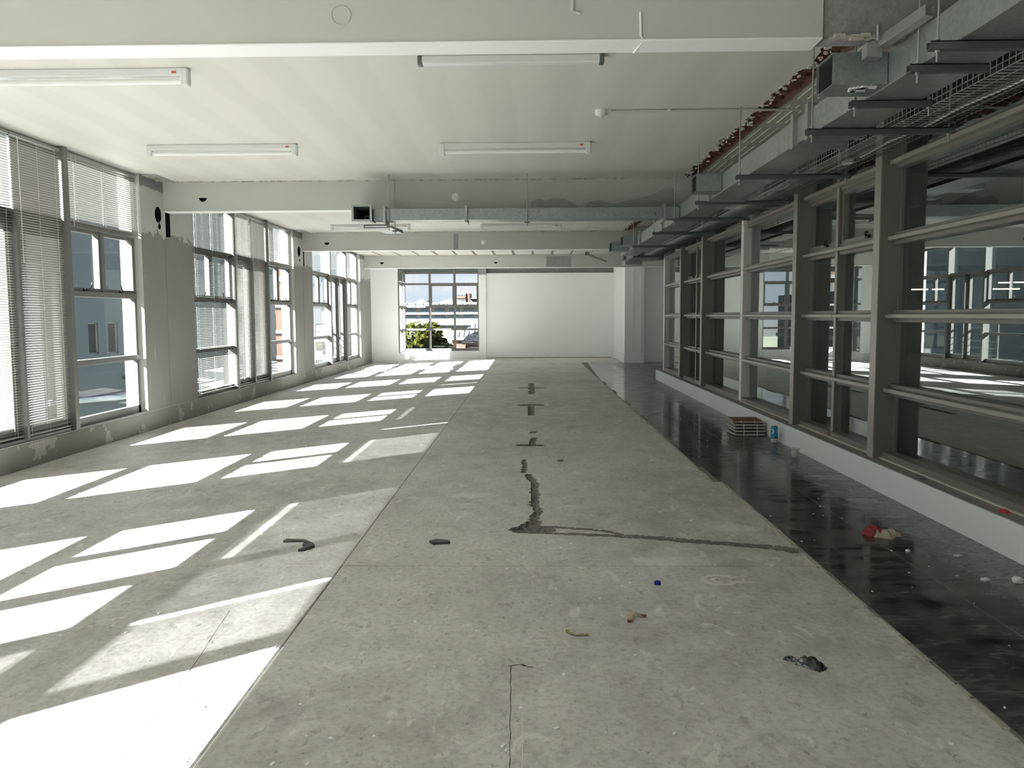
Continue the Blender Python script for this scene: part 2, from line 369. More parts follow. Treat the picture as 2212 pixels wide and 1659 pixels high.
for k in range(-8, 33):
    y0 = 2.775+TP*k; y1 = y0+TP-.0035
    if y0 > 22.4: break
    e = 1.503 if y0 < 6.3 else 1.435 if k % 3 else 1.47
    if y0 > 16.3: e = 1.43+(y0-16.3)*.03
    tile(e, 1.972, y0, y1); tile(1.9755, 2.54 if y0 < 16.3 else 2.5755, y0, y1)
    if y0 > 16.2:
        for q in range(3): tile(2.579+.603*q, 3.1785+.603*q, y0, y1)
# saw cut and hairline cracks in the nearest slab
for pts, w, m_ in (([(-.058, 1.9), (-.057, 2.3), (-.064, 2.6), (-.07, 2.98)], .0022, 'crack_dark'), ([(-.02, 1.9), (-.022, 2.3), (-.026, 2.62)], .0016, 'crumb_white'), ([(-1.20, 2.3), (-1.22, 2.6), (-1.26, 3.0), (-1.33, 3.55)], .0016, 'crack_dark'), ([(-.07, 2.98), (-.03, 3.0), (.0, 2.97)], .012, 'crack_dark'), ([(-1.12, 2.2), (-1.0, 2.33)], .003, 'crack_dark')):
    if m_ not in M: plain(m_, (.10, .095, .085) if 'dark' in m_ else (.8, .79, .76), .9)
    mb = MB(); P = [Vector((a, b, 0)) for a, b in pts]; Q = []
    for a, b in zip(P[:-1], P[1:]):
        for q in range(8): Q.append(a.lerp(b, q/8)+Vector((random.uniform(-1, 1)*w*.8, 0, 0)))
    Q.append(P[-1])
    for a, b in zip(Q[:-1], Q[1:]):
        u_ = w*random.uniform(.4, 1); mb.add([a+Vector((-u_, 0, .0006)), a+Vector((u_, 0, .0006)), b+Vector((u_, 0, .0006)), b+Vector((-u_, 0, .0006)), a+Vector((-u_, 0, -.004)), a+Vector((u_, 0, -.004)), b+Vector((u_, 0, -.004)), b+Vector((-u_, 0, -.004))], [(0, 1, 2, 3), (0, 4, 5, 1), (1, 5, 6, 2), (2, 6, 7, 3), (3, 7, 4, 0)])
    mb.build('saw_cut', m_, fl)
# ragged adhesive lip where the tiles were cut away
mb = MB(); y = 1.2
while y < 22.3:
    L = random.uniform(.05, .22); e = 1.493 if y < 6.3 else 1.425
    if y > 16.3: e = 1.42+(y-16.3)*.03
    w = random.uniform(.006, .028)
    if random.random() < .85:
        mb.obox((e-w*.35, y+L/2, .0045), (w/2, random.uniform(-.004, .004), 0), (random.uniform(-.003, .003), L/2, 0), (0, 0, random.uniform(.004, .008)))
    y += L*random.uniform(.9, 1.15)
mb.build('adhesive_lip', 'adhesive', fl, kind='stuff')

# ================================================================== SETTING: ceiling and beams
ce = MB().box(-4.47, 17.2, -8.4, 25.7, 2.965, 3.35).build('ceiling', 'raw_concrete', kind='structure')
for k in range(-1, 3):
    y0 = (-8.4 if k < 0 else BEAMS[k]); y1 = BEAMS[k+1]
    if k == 2: continue
    edge = []; y = y0
    while y < y1:
        edge.append((1.80+.05*mnoise.noise((y*3, 0, 0))+.035*mnoise.noise((y*17, 2, 0)), y)); y += .03
    edge.append((1.80, y1))
    poly = [(-4.47, y1, ZC), (-4.47, y0, ZC)]+[(a, b, ZC) for a, b in edge]
    MB().prism(poly, (0, 0, .067)).build('plaster_panel', 'ceiling_paint', ce)
    # torn red lath edge beside the plaster
    mb = MB(); y = y0
    while y < y1:
        L = random.uniform(.02, .09); x = 1.815+random.uniform(-.035, .03)
        mb.obox((x+.06, y+L/2, 2.915+random.uniform(-.004, .012)), (random.uniform(.02, .055), random.uniform(-.01, .01), 0), (0, L/2, 0), (0, 0, .012)); y += L*.8
    mb.build('torn_lath', 'red_clay', ce, kind='stuff')
    mb = MB()
    for q in range(int((y1-y0)*26)):
        yy = random.uniform(y0, y1); mb.obox((1.80+.05*mnoise.noise((yy*3, 0, 0))+abs(random.gauss(0, .035)), yy, 2.899), (random.uniform(.003, .014), random.uniform(-.006, .006), 0), (0, random.uniform(.004, .016), 0), (0, 0, .006))
    mb.build('plaster_fragments', 'ceiling_paint', ce, kind='stuff')
    MB().box(1.925, 1.985, y0, y1, 2.918, 2.965).build('clay_rib', plain('clay_rib', (.24, .14, .115), .9, 0, .2, .2, 12, .4) if k == -1 else 'clay_rib', ce)
    for j in range(int((y1-y0)/.8)):
        a = y0+.05+.8*j if k else 4.23+.8*j
        b = min(a+.785, y1-.02)
        p = MB().box(1.99, 4.6, a, b, 2.935, 2.965, 0, .004)
        o = p.build('ceiling_block', 'clay_block', ce); rd = MB()
        for q in range(7):
            rd.box(2.055+.075*q, 2.061+.075*q, a+.07, b-.1, 2.929, 2.936)
        rd.build('ridge', 'mortar_ridge', o)
# third bay: plaster gone, blocks showing
MB().box(-4.47, 4.6, 16.16, 22.0, 2.93, 2.965).build('slab_soffit', 'raw_concrete', ce)
for j in range(13):
    for i in range(2):
        x0 = -4.35+.5*j; MB().box(x0, x0+.44, 20.0+.95*i, 20.88+.95*i+.1*i, 2.885, 2.93, 0, .01).build('ceiling_block', 'clay_block', ce)
MB().box(-4.47, 4.6, 22.16, 25.6, ZC, 2.965).build('plaster_panel', 'ceiling_paint', ce)

def front(Y): return lambda u, v, d: (u, Y+d, v)
for Y in BEAMS:
    holes = []; top = 2.965
    x1 = 1.344 if Y < 5 else 4.6
    if Y > 5:
        holes.append((disc(-3.865, 2.708, .047, 12, half=True), .10))
        if Y > 20: holes.append((disc(-.857, 2.70, .045, 12, half=True), .1))
    bm_ = plate('ceiling_beam', ['beam_paint', 'recess_shade'], [(-4.34, 2.553), (x1, 2.553), (x1, top), (-4.34, top)], holes, front(Y), .16, kind='structure')  # shade inside the half-round holes is put in as a dark colour
    MB().box(-4.34, x1, Y-.008, Y+.165, 2.546, 2.556, 0, .003).build('soffit_lit_paint', 'white_wall', bm_)  # whiter sheet on the underside: its lit look is put into the colour
    if 5 < Y < 20: MB().lathe((-.857, Y-.004, 2.695), [(0, 0), (.044, 0), (.047, .004), (.047, .02)], 28, axis='y').build('cover_disc', 'kerb_paint', bm_)
    if Y < 5:
        MB().lathe((-.857, Y-.003, 2.678), [(.043, 0), (.046, -.001), (.047, .004)], 28, axis='y').build('plaster_ring', 'beam_paint', bm_)
        t = [(.205, Y-.004, 2.92), (.206, Y-.004, 2.68), (.24, Y-.004, 2.672)]
        MB().tube(t, .007, 8).build('plastered_conduit', 'beam_paint', bm_)
        MB().tube([(.515, Y-.003, 2.675), (.518, Y-.003, 2.57), (.53, Y-.004, 2.552), (.505, Y+.15, 2.542)], .0055, 8).build('plastered_conduit', 'white_wall', bm_)
        MB().box(x1+.004, 4.6, Y+.012, Y+.15, 2.56, top).build('raw_beam_end', 'raw_concrete', bm_)
        mb = MB()
        for k in range(14): mb.obox((x1+random.uniform(.02, .42), Y+random.uniform(.0, .03), 2.557+random.uniform(-.004, .006)), (random.uniform(.01, .03), 0, 0), (0, .012, 0), (0, 0, random.uniform(.004, .009)))
        mb.build('torn_plaster', 'adhesive', bm_, kind='stuff')
    if Y == 9.92:   # damp cement patches behind the duct
        for pts in ([(.03, 2.555), (.03, 2.63), (.12, 2.67), (.22, 2.645), (.30, 2.675), (.42, 2.67), (.55, 2.60), (.60, 2.555)], [(.66, 2.555), (.72, 2.63), (.86, 2.64), (1.0, 2.60), (1.45, 2.70), (1.62, 2.78), (1.72, 2.78), (1.75, 2.555)]):
            MB().prism([(x, Y-.002, z) for x, z in pts], (0, .004, 0)).build('cement_patch', 'damp_cement', bm_)
    if Y == 16.0: MB().box(-1.43, -1.34, Y-.004, Y+.01, 2.562, 2.86).build('cement_patch', 'raw_concrete', bm_)
    if Y == 22.0: MB().box(.47, 1.13, Y-.003, Y+.01, 2.555, 2.84).build('cement_patch', 'raw_concrete', bm_)
    # broken plaster along the joint with the ceiling
    mb = MB(); x = -4.2
    while x < min(x1, 1.7):
        L = random.uniform(.01, .06)
        if random.random() < .5: mb.obox((x, Y-.006, ZC-.004), (L/2, 0, 0), (0, .008, 0), (0, 0, random.uniform(.003, .011)))
        x += L*1.3
    if Y > 5: mb.build('plaster_crumbs', 'adhesive', bm_, kind='stuff')

# ================================================================== SETTING: left wall
BAYS = [(-7.3, -2.68), (-1.32, 3.30), (4.70, 9.32), (10.74, 15.38), (16.70, 21.42)]
SILL = .22
wl = MB().box(XL-.25, XL, -8.4, 22.9, -.02, SILL-.004, 0, .006).build('wall_left', 'pier_paint', kind='structure')
MB().box(XL-.25, XL, -8.4, 22.9, SILL-.004, SILL, 0).build('sill_top', 'reveal_paint', wl)
def left(u, v, d): return (XL-d, u, v)
edges = [(-8.4, -7.3), (-2.68, -1.32), (3.30, 4.70), (9.32, 10.74), (15.38, 16.70), (21.42, 22.9)]
for y0, y1 in edges:
    holes = []
    if y0 == 9.32: holes = [(disc(9.765, 2.495, .095, 18, .085, .08), .16), (disc(9.79, 2.36, .038, 12, .035, .2), .05), ([(9.955, 2.255), (10.085, 2.262), (10.085, 2.545), (9.955, 2.545)], .12)]
    if y0 == 15.38: holes = [(disc(15.75, 2.52, .10, 16, .09, .1), .16), (disc(15.80, 2.36, .03, 10, .03, .3), .05), ([(16.03, 2.27), (16.11, 2.27), (16.11, 2.545), (16.03, 2.545)], .12)]
    p = plate('pier', ['pier_paint', 'deep_shade'], [(y0, SILL), (y1, SILL), (y1, 2.97), (y0, 2.97)], holes, left, .245, wl)  # hole walls and backs coloured black to paint their shade
    for a in (y0, y1): MB().box(XL-.248, XL-.002, a-.003, a+.003, SILL, 2.96).build('reveal', 'reveal_paint', p)
    if y0 in (9.32, 15.38):
        MB().box(XL-.001, XL+.003, y0+.60, y0+.606, .3, 2.25).build('joint_bead', 'pier_paint', p)
    # lumps of stripped plaster where pier meets ceiling
    if y0 > 9:
        mb = MB()
        for k in range(22): mb.obox((XL+random.uniform(-.01, .10), y0+random.uniform(.05, .55), ZC-.008+random.uniform(-.01, .01)), (random.uniform(.006, .03), .0, 0), (.004, random.uniform(.006, .03), 0), (0, 0, random.uniform(.003, .009)))
        mb.build('loose_plaster', 'adhesive', p, kind='stuff')
        MB().box(XL, XL+.16, y0+.06, y0+.56, ZC-.006, ZC+.01).build('exposed_batten', 'raw_concrete', p)

XF0, XF1, XGL = -4.485, -4.425, -4.455
def window_bay(n, y0, y1, detail):
    w = root('window_%d' % n, (XGL, (y0+y1)/2, SILL), kind='structure')
    a, b = y0+1.57, y0+3.15; fr = 'frame_metal'
    mb = MB()
    for yy in (y0, y1-.05): mb.box(XF0, XF1, yy, yy+.05, SILL, ZC)
    mb.box(XF0, XF1, y0, y1, ZC-.05, ZC+.06); mb.box(XF0, XF1, y0, a, SILL, SILL+.085); mb.box(XF0, XF1, b, y1, SILL, SILL+.085)
    mb.build('window_frame', fr, w)
    for yy in (a, b): MB().box(XF0, XL-.004, yy-.035, yy+.035, SILL, ZC, 0, .004).build('mullion', fr, w)
    panes = []
    for s0, s1 in ((y0+.05, a-.035), (b+.035, y1-.05)):
        for z in (.85, 1.53, 2.20):
            o = MB().box(XF0, XF1+.03, s0, s1, z-.028, z+.028, 0, .004).build('transom', fr, w)
        m = (s0+s1)/2
        MB().box(XF0, XF1+.02, m-.03, m+.03, 1.558, 2.172, 0, .004).build('sash_mullion', fr, w)
        panes += [(s0, s1, SILL+.085, .822), (s0, s1, .878, 1.502), (s0, s1, 2.228, ZC-.05)]
        for q0, q1, sg in ((s0, m-.03, 1), (m+.03, s1, -1)):
            mb = MB(); z0, z1 = 1.558, 2.172
            mb.box(XF0+.006, XF1+.006, q0, q0+.03, z0, z1).box(XF0+.006, XF1+.006, q1-.03, q1, z0, z1).box(XF0+.006, XF1+.006, q0+.03, q1-.03, z0, z0+.035).box(XF0+.006, XF1+.006, q0+.03, q1-.03, z1-.035, z1)
            sa = mb.build('sash', fr, w)
            MB().box(XGL-.003, XGL+.003, q0+.03, q1-.03, z0+.035, z1-.035).build('pane', 'clear_glass', sa)
            if detail:
                c = (q0+q1)/2
                MB().box(XF1+.004, XF1+.03, c-.025, c+.025, z0+.008, z0+.026).tube([(XF1+.03, c, z0+.02), (XF1+.045, c+.03*sg, z0+.03), (XF1+.05, c+.06*sg, z0+.06), (XF1+.045, c+.068*sg, z0+.085)], .008, 6).build('handle', 'black_plastic', sa)
    # door leaves between the fins
    s0, s1 = a+.035, b-.035
    MB().box(XF0, XF1+.03, s0, s1, 2.172, 2.228, 0, .004).build('transom', fr, w)
    panes.append((s0, s1, 2.228, ZC-.05)); m = (s0+s1)/2
    MB().box(XF0, XF1+.05, s0, s1, SILL, SILL+.03).build('threshold', fr, w)
    for q0, q1 in ((s0, m-.002), (m+.002, s1)):
        z0, z1 = SILL+.032, 2.17
        mb = MB().box(XF0, XF1, q0, q0+.075, z0, z1).box(XF0, XF1, q1-.075, q1, z0, z1).box(XF0, XF1, q0+.075, q1-.075, z0, z0+.10).box(XF0, XF1, q0+.075, q1-.075, z1-.085, z1)
        d = mb.build('door_leaf', fr, w)
        MB().box(XGL-.003, XGL+.003, q0+.075, q1-.075, z0+.10, z1-.085).build('pane', 'clear_glass', d)
    MB().box(XF1, XL-.006, m-.02, m+.02, SILL+.03, 2.17).build('meeting_post', fr, w)
    for p0, p1, z0, z1 in panes: MB().box(XGL-.003, XGL+.003, p0, p1, z0, z1).build('pane', 'clear_glass', w)
    return w
for n, (y0, y1) in zip((5, 4, 1, 2, 3), BAYS): window_bay(n, y0, y1, n < 4)

# ================================================================== SETTING: far end
wf = MB().box(XL-.3, -3.62, 22.85, 23.05, 0, 2.97).build('wall_far', 'white_wall', kind='structure')
MB().box(-1.28, 2.58, 25.15, 25.35, 0, 2.565, 0, .004).build('long_wall', 'white_wall', wf)
MB().box(-1.50, -1.28, 25.05, 25.35, 0, 2.56, 0, .004).build('pilaster', 'white_wall', wf)
MB().box(-1.51, -1.27, 25.04, 25.35, 2.52, 2.95).build('rough_cap', 'raw_concrete', wf)
MB().box(-1.28, 4.6, 25.36, 25.56, 0, 2.97).build('slot_back', 'raw_concrete', wf)
MB().box(-3.82, -1.50, 25.02, 25.3, 0, .235, 0, .004).build('window_kerb', 'white_wall', wf)
MB().box(-3.82, -3.62, 23.05, 25.02, 0, .235, 0, .004).build('side_kerb', 'white_wall', wf)
MB().box(-1.27, 2.5, 25.135, 25.15, 0, .03).build('floor_strip', 'adhesive', wf)
w6 = root('window_6', (-2.6, 25.15, .235), kind='structure')
mb = MB(); fr = 'frame_metal'
XS = [-3.76, -2.98, -2.23, -1.50]; ZS = [.235, .88, 1.565, 2.25, 2.58]
for x in XS: MB().box(x-.03, x+.03, 25.07, 25.20, .235, 2.9, 0, .004).build('mullion', fr, w6)
for z in ZS:
    for i in range(3): MB().box(XS[i]+.03, XS[i+1]-.03, 25.08, 25.19, z-.005 if z < .3 else z-.028, z+.07 if z < .3 else z+.028, 0, .004).build('transom', fr, w6)
for i in range(3):
    for j in range(4):
        x0, x1, z0, z1 = XS[i]+.03, XS[i+1]-.03, ZS[j]+(.07 if j == 0 else .028), ZS[j+1]-.028
        if j == 2 and i:
            sa = MB().box(x0, x0+.035, 25.09, 25.15, z0, z1).box(x1-.035, x1, 25.09, 25.15, z0, z1).box(x0+.035, x1-.035, 25.09, 25.15, z0, z0+.035).box(x0+.035, x1-.035, 25.09, 25.15, z1-.035, z1).build('sash', fr, w6)
            MB().tube([((x0+x1)/2-.03, 25.08, z0+.02), ((x0+x1)/2+.02, 25.06, z0+.035), ((x0+x1)/2+.07, 25.06, z0+.05)], .011, 6).build('handle', 'black_plastic', sa)
            MB().box(x0+.035, x1-.035, 25.118, 25.124, z0+.035, z1-.035).build('pane', 'clear_glass', sa)
        else: MB().box(x0, x1, 25.118, 25.124, z0, z1).build('pane', 'clear_glass', w6)
    MB().box(XS[i]+.03, XS[i+1]-.03, 25.11, 25.13, 2.608, 2.95).build('spandrel', 'dark_steel', w6)
for y in (23.08, 23.78, 24.45): MB().box(-3.80, -3.70, y-.03, y+.03, .235, 2.9, 0, .004).build('mullion', fr, w6)
for z in ZS: MB().box(-3.80, -3.71, 23.08, 25.1, z-.028 if z > .3 else z-.005, z+.028, 0, .004).build('transom', fr, w6)
for y0, y1 in ((23.11, 23.75), (23.81, 24.42), (24.48, 25.07)):
    for j in range(4): MB().box(-3.758, -3.752, y0, y1, ZS[j]+.028, ZS[j+1]-.028).build('pane', 'clear_glass', w6)
# column at the far right and the corridor walls behind the glazed wall
wc = MB().box(2.57, 3.09, 22.3, 25.36, 0, 2.97, 0, .006).build('wall_far_right', 'white_wall', kind='structure')
MB().box(2.56, 3.10, 22.285, 25.36, 0, .27, 0, .006).build('baseboard', 'white_wall', wc)
for x in (2.79, 3.02): MB().tube([(x, 22.29, .28), (x, 22.29, 2.45)], .006, 6).build('conduit', 'white_wall', wc)
MB().box(3.09, 4.7, 22.62, 22.8, 0, 2.97).build('return_wall', 'white_wall', wc)
MB().box(4.55, 4.7, 16.45, 22.8, 0, 2.97).build('corridor_wall', 'white_wall', wc)
MB().box(2.86, 4.7, 16.42, 16.5, 0, 2.97).build('end_wall', 'white_wall', wc)
MB().box(-4.7, 17.2, -8.6, -8.4, -.05, 3.0).build('wall_back', 'white_wall', kind='structure')

# ================================================================== SETTING: glazed wall on the right
wr = MB().box(XR, 2.90, -8.4, 16.56, -.01, .206, 0, .008).build('wall_right', 'kerb_paint', kind='structure')
MB().box(XR+.004, 2.896, -8.4, 16.555, .206, .212).build('kerb_top', 'kerb_top', wr)
XP, XG = 2.70, 2.76
def glazed_run(n, cols, end0, end1):
    """cols: list of (y, type) verticals from near to far; type fin/thin/post"""
    w = root('window_%d' % n, (XG, (end0+end1)/2, .212), kind='structure')
    tz = [(.73, .032), (1.28, .032), (1.85, .032), (2.40, .034)]
    for y, t in cols:
        if t == 'fin':
            f = MB().box(2.592, XG+.05, y, y+.105, .212, ZC+.05, 0, .003).build('mullion', 'partition_fin', w)
            MB().box(2.588, 2.600, y-.001, y+.106, .212, ZC, 0, .002).build('edge_strip', 'partition_cap', f)
            MB().box(2.735, XG+.01, y-.022, y, .24, ZC).build('glazing_bead', 'partition_metal', f)
        elif t == 'thin':
            f = MB().box(2.69, XG+.04, y, y+.05, .212, ZC+.03, 0, .003).build('mullion', 'partition_metal', w)
            MB().box(2.684, 2.695, y, y+.05, .212, ZC).build('edge_strip', 'partition_cap', f)
        elif t == 'post': MB().box(2.655, XG+.05, y, y+.11, .212, 2.56, 0, .004).build('post', 'post_paint', w)
    ys = [c[0] for c in cols]
    wd = {'fin': .105, 'thin': .05, 'post': .11, 'none': .11}
    for (a, ta), (b, tb) in zip(cols[:-1], cols[1:]):
        s0, s1 = a+wd[ta], b
        sash = 'thin' in (ta, tb)
        MB().box(2.66, XG+.03, s0, s1, .212, .262, 0, .004).build('bottom_rail', 'partition_metal', w)
        MB().box(2.640, 2.662, s0, s1, .212, .219).build('caulk_line', 'caulk', w)
        zs = [.262]
        for z, h in tz:
            t = MB().box(2.70, XG+.03, s0, s1, z-.045, z+.045, 0, .003).build('transom', 'partition_metal', w)
            MB().box(2.648, 2.702, s0+(-.012 if ta != 'thin' else -.05), s1-.004, z-.016, z+.016, 0, .004).build('ledge', 'partition_cap', t)
            zs += [z-.045, z+.045]
        zs.append(ZC)
        for k in range(5):
            z0, z1 = zs[2*k], zs[2*k+1]
            if sash and k == 3:
                sa = MB().box(2.715, XG+.01, s0+.004, s0+.04, z0, z1).box(2.715, XG+.01, s1-.04, s1-.004, z0, z1).box(2.715, XG+.01, s0+.04, s1-.04, z0, z0+.035).box(2.715, XG+.01, s0+.04, s1-.04, z1-.035, z1).build('sash', 'partition_metal', w)
                c = (s0+s1)/2-.1
                MB().box(2.69, 2.716, c-.03, c+.03, z0+.006, z0+.03).tube([(2.69, c, z0+.025), (2.672, c-.02, z0+.04), (2.672, c-.06, z0+.045)], .011, 6).build('handle', 'black_plastic', sa)
                MB().box(XG-.003, XG+.003, s0+.04, s1-.04, z0+.035, z1-.035).build('pane', 'tinted_glass', sa)
            else: MB().box(XG-.003, XG+.003, s0, s1, z0, z1).build('pane', 'tinted_glass', w)
    return w
glazed_run(7, [(-7.6, 'post'), (-5.5, 'fin'), (-3.5, 'fin'), (-1.6, 'post'), (.3, 'fin'), (2.2, 'fin'), (4.14, 'post'), (6.235, 'fin'), (7.32, 'thin'), (8.14, 'fin'), (10.39, 'post')], -7.6, 10.4)
glazed_run(8, [(10.391, 'none'), (12.49, 'fin'), (13.36, 'thin'), (14.25, 'fin'), (16.33, 'post')], 10.4, 16.4)
# the dark room behind the glass
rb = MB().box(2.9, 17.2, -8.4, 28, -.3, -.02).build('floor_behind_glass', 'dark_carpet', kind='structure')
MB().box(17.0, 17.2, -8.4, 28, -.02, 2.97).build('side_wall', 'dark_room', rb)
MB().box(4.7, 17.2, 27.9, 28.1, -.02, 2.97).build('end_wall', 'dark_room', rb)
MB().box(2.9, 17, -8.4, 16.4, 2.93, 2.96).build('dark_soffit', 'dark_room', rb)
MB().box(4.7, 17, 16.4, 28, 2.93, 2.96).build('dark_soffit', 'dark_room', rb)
def emis(name, col, e):
    t = NT(name); b = t.n.new('ShaderNodeEmission'); b.inputs[0].default_value = (*col, 1); b.inputs[1].default_value = e; M[name] = t.shader(b.outputs[0])
emis('lit_tube', (1, .93, .66), 9)

# ================================================================== OUTSIDE
exec_later = []
ground = MB().box(-260, 260, -60, 420, -10.2, -10).build('ground', plain('ground_mat', (.16, .17, .13), .9, 0, .2, .3, .05), kind='structure')
plain('slate_wall', (.135, .165, .188), .8, 0, .2, .10, .8)
plain('outside_bright', (.30, .30, .295), .7, 0, .2, .05, .3)
plain('outside_white', (.125, .125, .122), .7, 0, .2, .05, .3)
plain('outside_grey', (.06, .063, .066), .7, 0, .2, .08, .3)
plain('dark_pane', (.06, .08, .10), .15, 0, .5, .3, .2)
plain('far_red', (.16, .045, .03), .7)
plain('brick_and_shade_far', (.095, .055, .042), .85, 0, .2, .22, 2.2)
plain('metal_roof', (.115, .125, .135), .5, .2, .5, .06, .6)
plain('roof_rib', (.055, .06, .066), .5, .2, .5)
plain('pipe_white', (.55, .62, .70), .5)
# blue-grey neighbour across the lane: shaded face turned away from the sun
nb = root('neighbour_house', (-19.8, 39.6, -10), 'blue-grey rendered building with two small recessed windows across the lane', 'building')
d = Vector((.7, 1, 0)).normalized(); nrm = Vector((1, -.7, 0)).normalized(); P0 = Vector((-19.8, 39.6, 0))
def nbp(t, z, o=0): v = P0+d*t+nrm*o; return Vector((v.x, v.y, z))
wins = [(-.05, -.32, .95), (-.05, -.32, .95)]
def nb_hole(t0, t1, z0, z1): return [(t0, z0), (t1, z0), (t1, z1), (t0, z1)]
hs = [nb_hole(-1.40, -.93, -.42, 1.04), nb_hole(-.46, .02, -.42, 1.06)]
plate('wall', ['slate_wall', 'slate_wall'], [(-3.5, -10), (9.3, -10), (9.3, 18), (-3.5, 18)], [(h, .22) for h in hs], lambda u, v, q: nbp(u, v, -q), 9.0, nb)
for h in hs:
    t0, t1, z0, z1 = h[0][0], h[1][0], h[0][1], h[2][1]; mb = MB()
    for a, b, c_, e in ((t0, t0+.06, z0, z1), (t1-.06, t1, z0, z1), (t0, t1, z0, z0+.06), (t0, t1, z1-.06, z1)):
        mb.obox(nbp((a+b)/2, (c_+e)/2, -.16), d*(b-a)/2, nrm*.03, Vector((0, 0, (e-c_)/2)))
    f = mb.build('window', 'outside_bright', nb)
    MB().obox(nbp((t0+t1)/2, (z0+z1)/2, -.18), d*(t1-t0)/2, nrm*.005, Vector((0, 0, (z1-z0)/2))).build('pane', 'outside_grey', f)
MB().tube([nbp(-3.4, -2.55, .15), nbp(2.2, -2.55, .15)], .13, 10).build('white_pipe', 'pipe_white', nb)
MB().tube([nbp(.1, -1.62, .1), nbp(1.1, -1.62, .1)], .06, 8).build('pipe', 'outside_grey', nb)
MB().tube([nbp(.75, -1.0, .1), nbp(.75, -2.5, .1)], .05, 8).build('pipe', 'outside_grey', nb)

def block(name, label, x0, x1, y0, y1, z0, z1, mat, rows, cols, wz, cat='building', group=None, face='y', roof=None, glass_mat='dark_pane'):
    o = root(name, ((x0+x1)/2, (y0+y1)/2, z0), label, cat, group)
    MB().box(x0, x1, y0, y1, z0, z1).build('wall', mat, o)
    for za, zb in rows:
        n = cols; step = (x1-x0)/n
        for k in range(n):
            a = x0+step*(k+wz[0]); b = x0+step*(k+wz[1])
            f = MB().box(a, b, y0-.12, y0+.05, za, zb).build('window', 'outside_grey', o)
            q = (b-a)/3
            for j in range(3): MB().box(a+q*j+.06*q, a+q*(j+1)-.06*q, y0-.16, y0-.10, za+.08*(zb-za), zb-.08*(zb-za)).build('pane', glass_mat, f)
    return o
k = 220/1790
def Z(y, D=220): return EYE+(680.5-y)*D/1790
def X(x, D=220): return (x-1141)*D/1790
of = block('office_block', 'long white office block with flat roof and bands of windows', X(690), X(1120), 220, 240, -10, Z(662), 'outside_white', [(Z(674), Z(664.5)), (Z(687.5), Z(678)), (Z(710), Z(701.5))], 14, (.12, .82))
for z0, z1, o_ in ((Z(678), Z(674.2), 1.2), (Z(701), Z(688), 1.6), (Z(663), Z(659), 1.4), (Z(656.5), Z(653), 1.0), (Z(740), Z(711), .8)):
    MB().box(X(690), X(1120), 220-o_, 220.5, z0, z1).build('parapet', 'outside_bright', of)
for kk in range(24): MB().box(X(692+17*kk), X(693.5+17*kk), 218.7, 219.4, Z(663), Z(653)).build('roof_post', 'outside_white', of)
mb = MB(); xs = [(X(893+33*t), Z(655-10*math.sin(math.pi*t))) for t in [q/12 for q in range(13)]]
mb.prism([(x, 222, z) for x, z in xs], (0, 14, 0)).build('arched_roof', 'metal_roof', of)
MB().prism([(X(936), 224, Z(654)), (X(1000), 224, Z(652)), (X(978), 224, Z(644.5)), (X(960), 224, Z(646))], (0, 12, 0)).build('gable_roof', 'outside_white', of)
tw = block('tower_block', 'white stair tower with red band and rooftop antennas behind office block', X(986, 300), X(1006.5, 300), 300, 312, -10, Z(632, 300), 'outside_white', [(Z(638.2, 300), Z(635, 300)), (Z(649, 300), Z(646, 300))], 3, (.1, .9))
MB().box(X(986, 300), X(1005, 300), 299.6, 300.2, Z(643.6, 300), Z(639.4, 300)).build('red_band', 'far_red', tw)
MB().box(X(1006.5, 300), X(1014, 300), 300.5, 312, -10, Z(633, 300)).build('side_wall', 'brick_and_shade_far', tw)  # tower's shaded side: the shade is painted with the dark brick colour
for xx, hh in ((989, 12), (991, 10), (993.5, 11), (1002, 8), (1006.5, 13), (1008, 11), (1009, 28), (1026, 30)):
    MB().tube([(X(xx, 300), 303, Z(634, 300)), (X(xx, 300), 303, Z(632-hh, 300))], .12, 5).build('antenna', 'outside_white', tw)
sh = root('gabled_hall', (X(1026, 260), 262, -10), 'white gabled hall roof to the right of the tower', 'building')
MB().box(X(1015, 260), X(1050, 260), 260, 275, -10, Z(645, 260)).build('wall', 'outside_grey', sh)
MB().prism([(X(1014, 260), 259, Z(645, 260)), (X(1060, 260), 259, Z(645, 260)), (X(1040, 260), 259, Z(637, 260))], (0, 17, 0)).build('roof', 'outside_white', sh)
bk = block('brick_offices', 'tall reddish brick office building with pale floor bands, far beyond the far window', -37, -30.6, 112, 115, -10, 8.6, 'brick_and_shade_far', [(-7.4, -5.2), (-3.9, -1.7), (-.4, 1.8), (3.1, 5.3)], 4, (.25, .62))
for z in (-4.5, -1.0, 2.5, 6.0): MB().box(-37.2, -30.5, 111.6, 112.2, z, z+.45).build('floor_band', 'outside_white', bk)
MB().box(-37.2, -30.5, 111.6, 115, 8.2, 8.8).build('parapet', 'outside_white', bk)
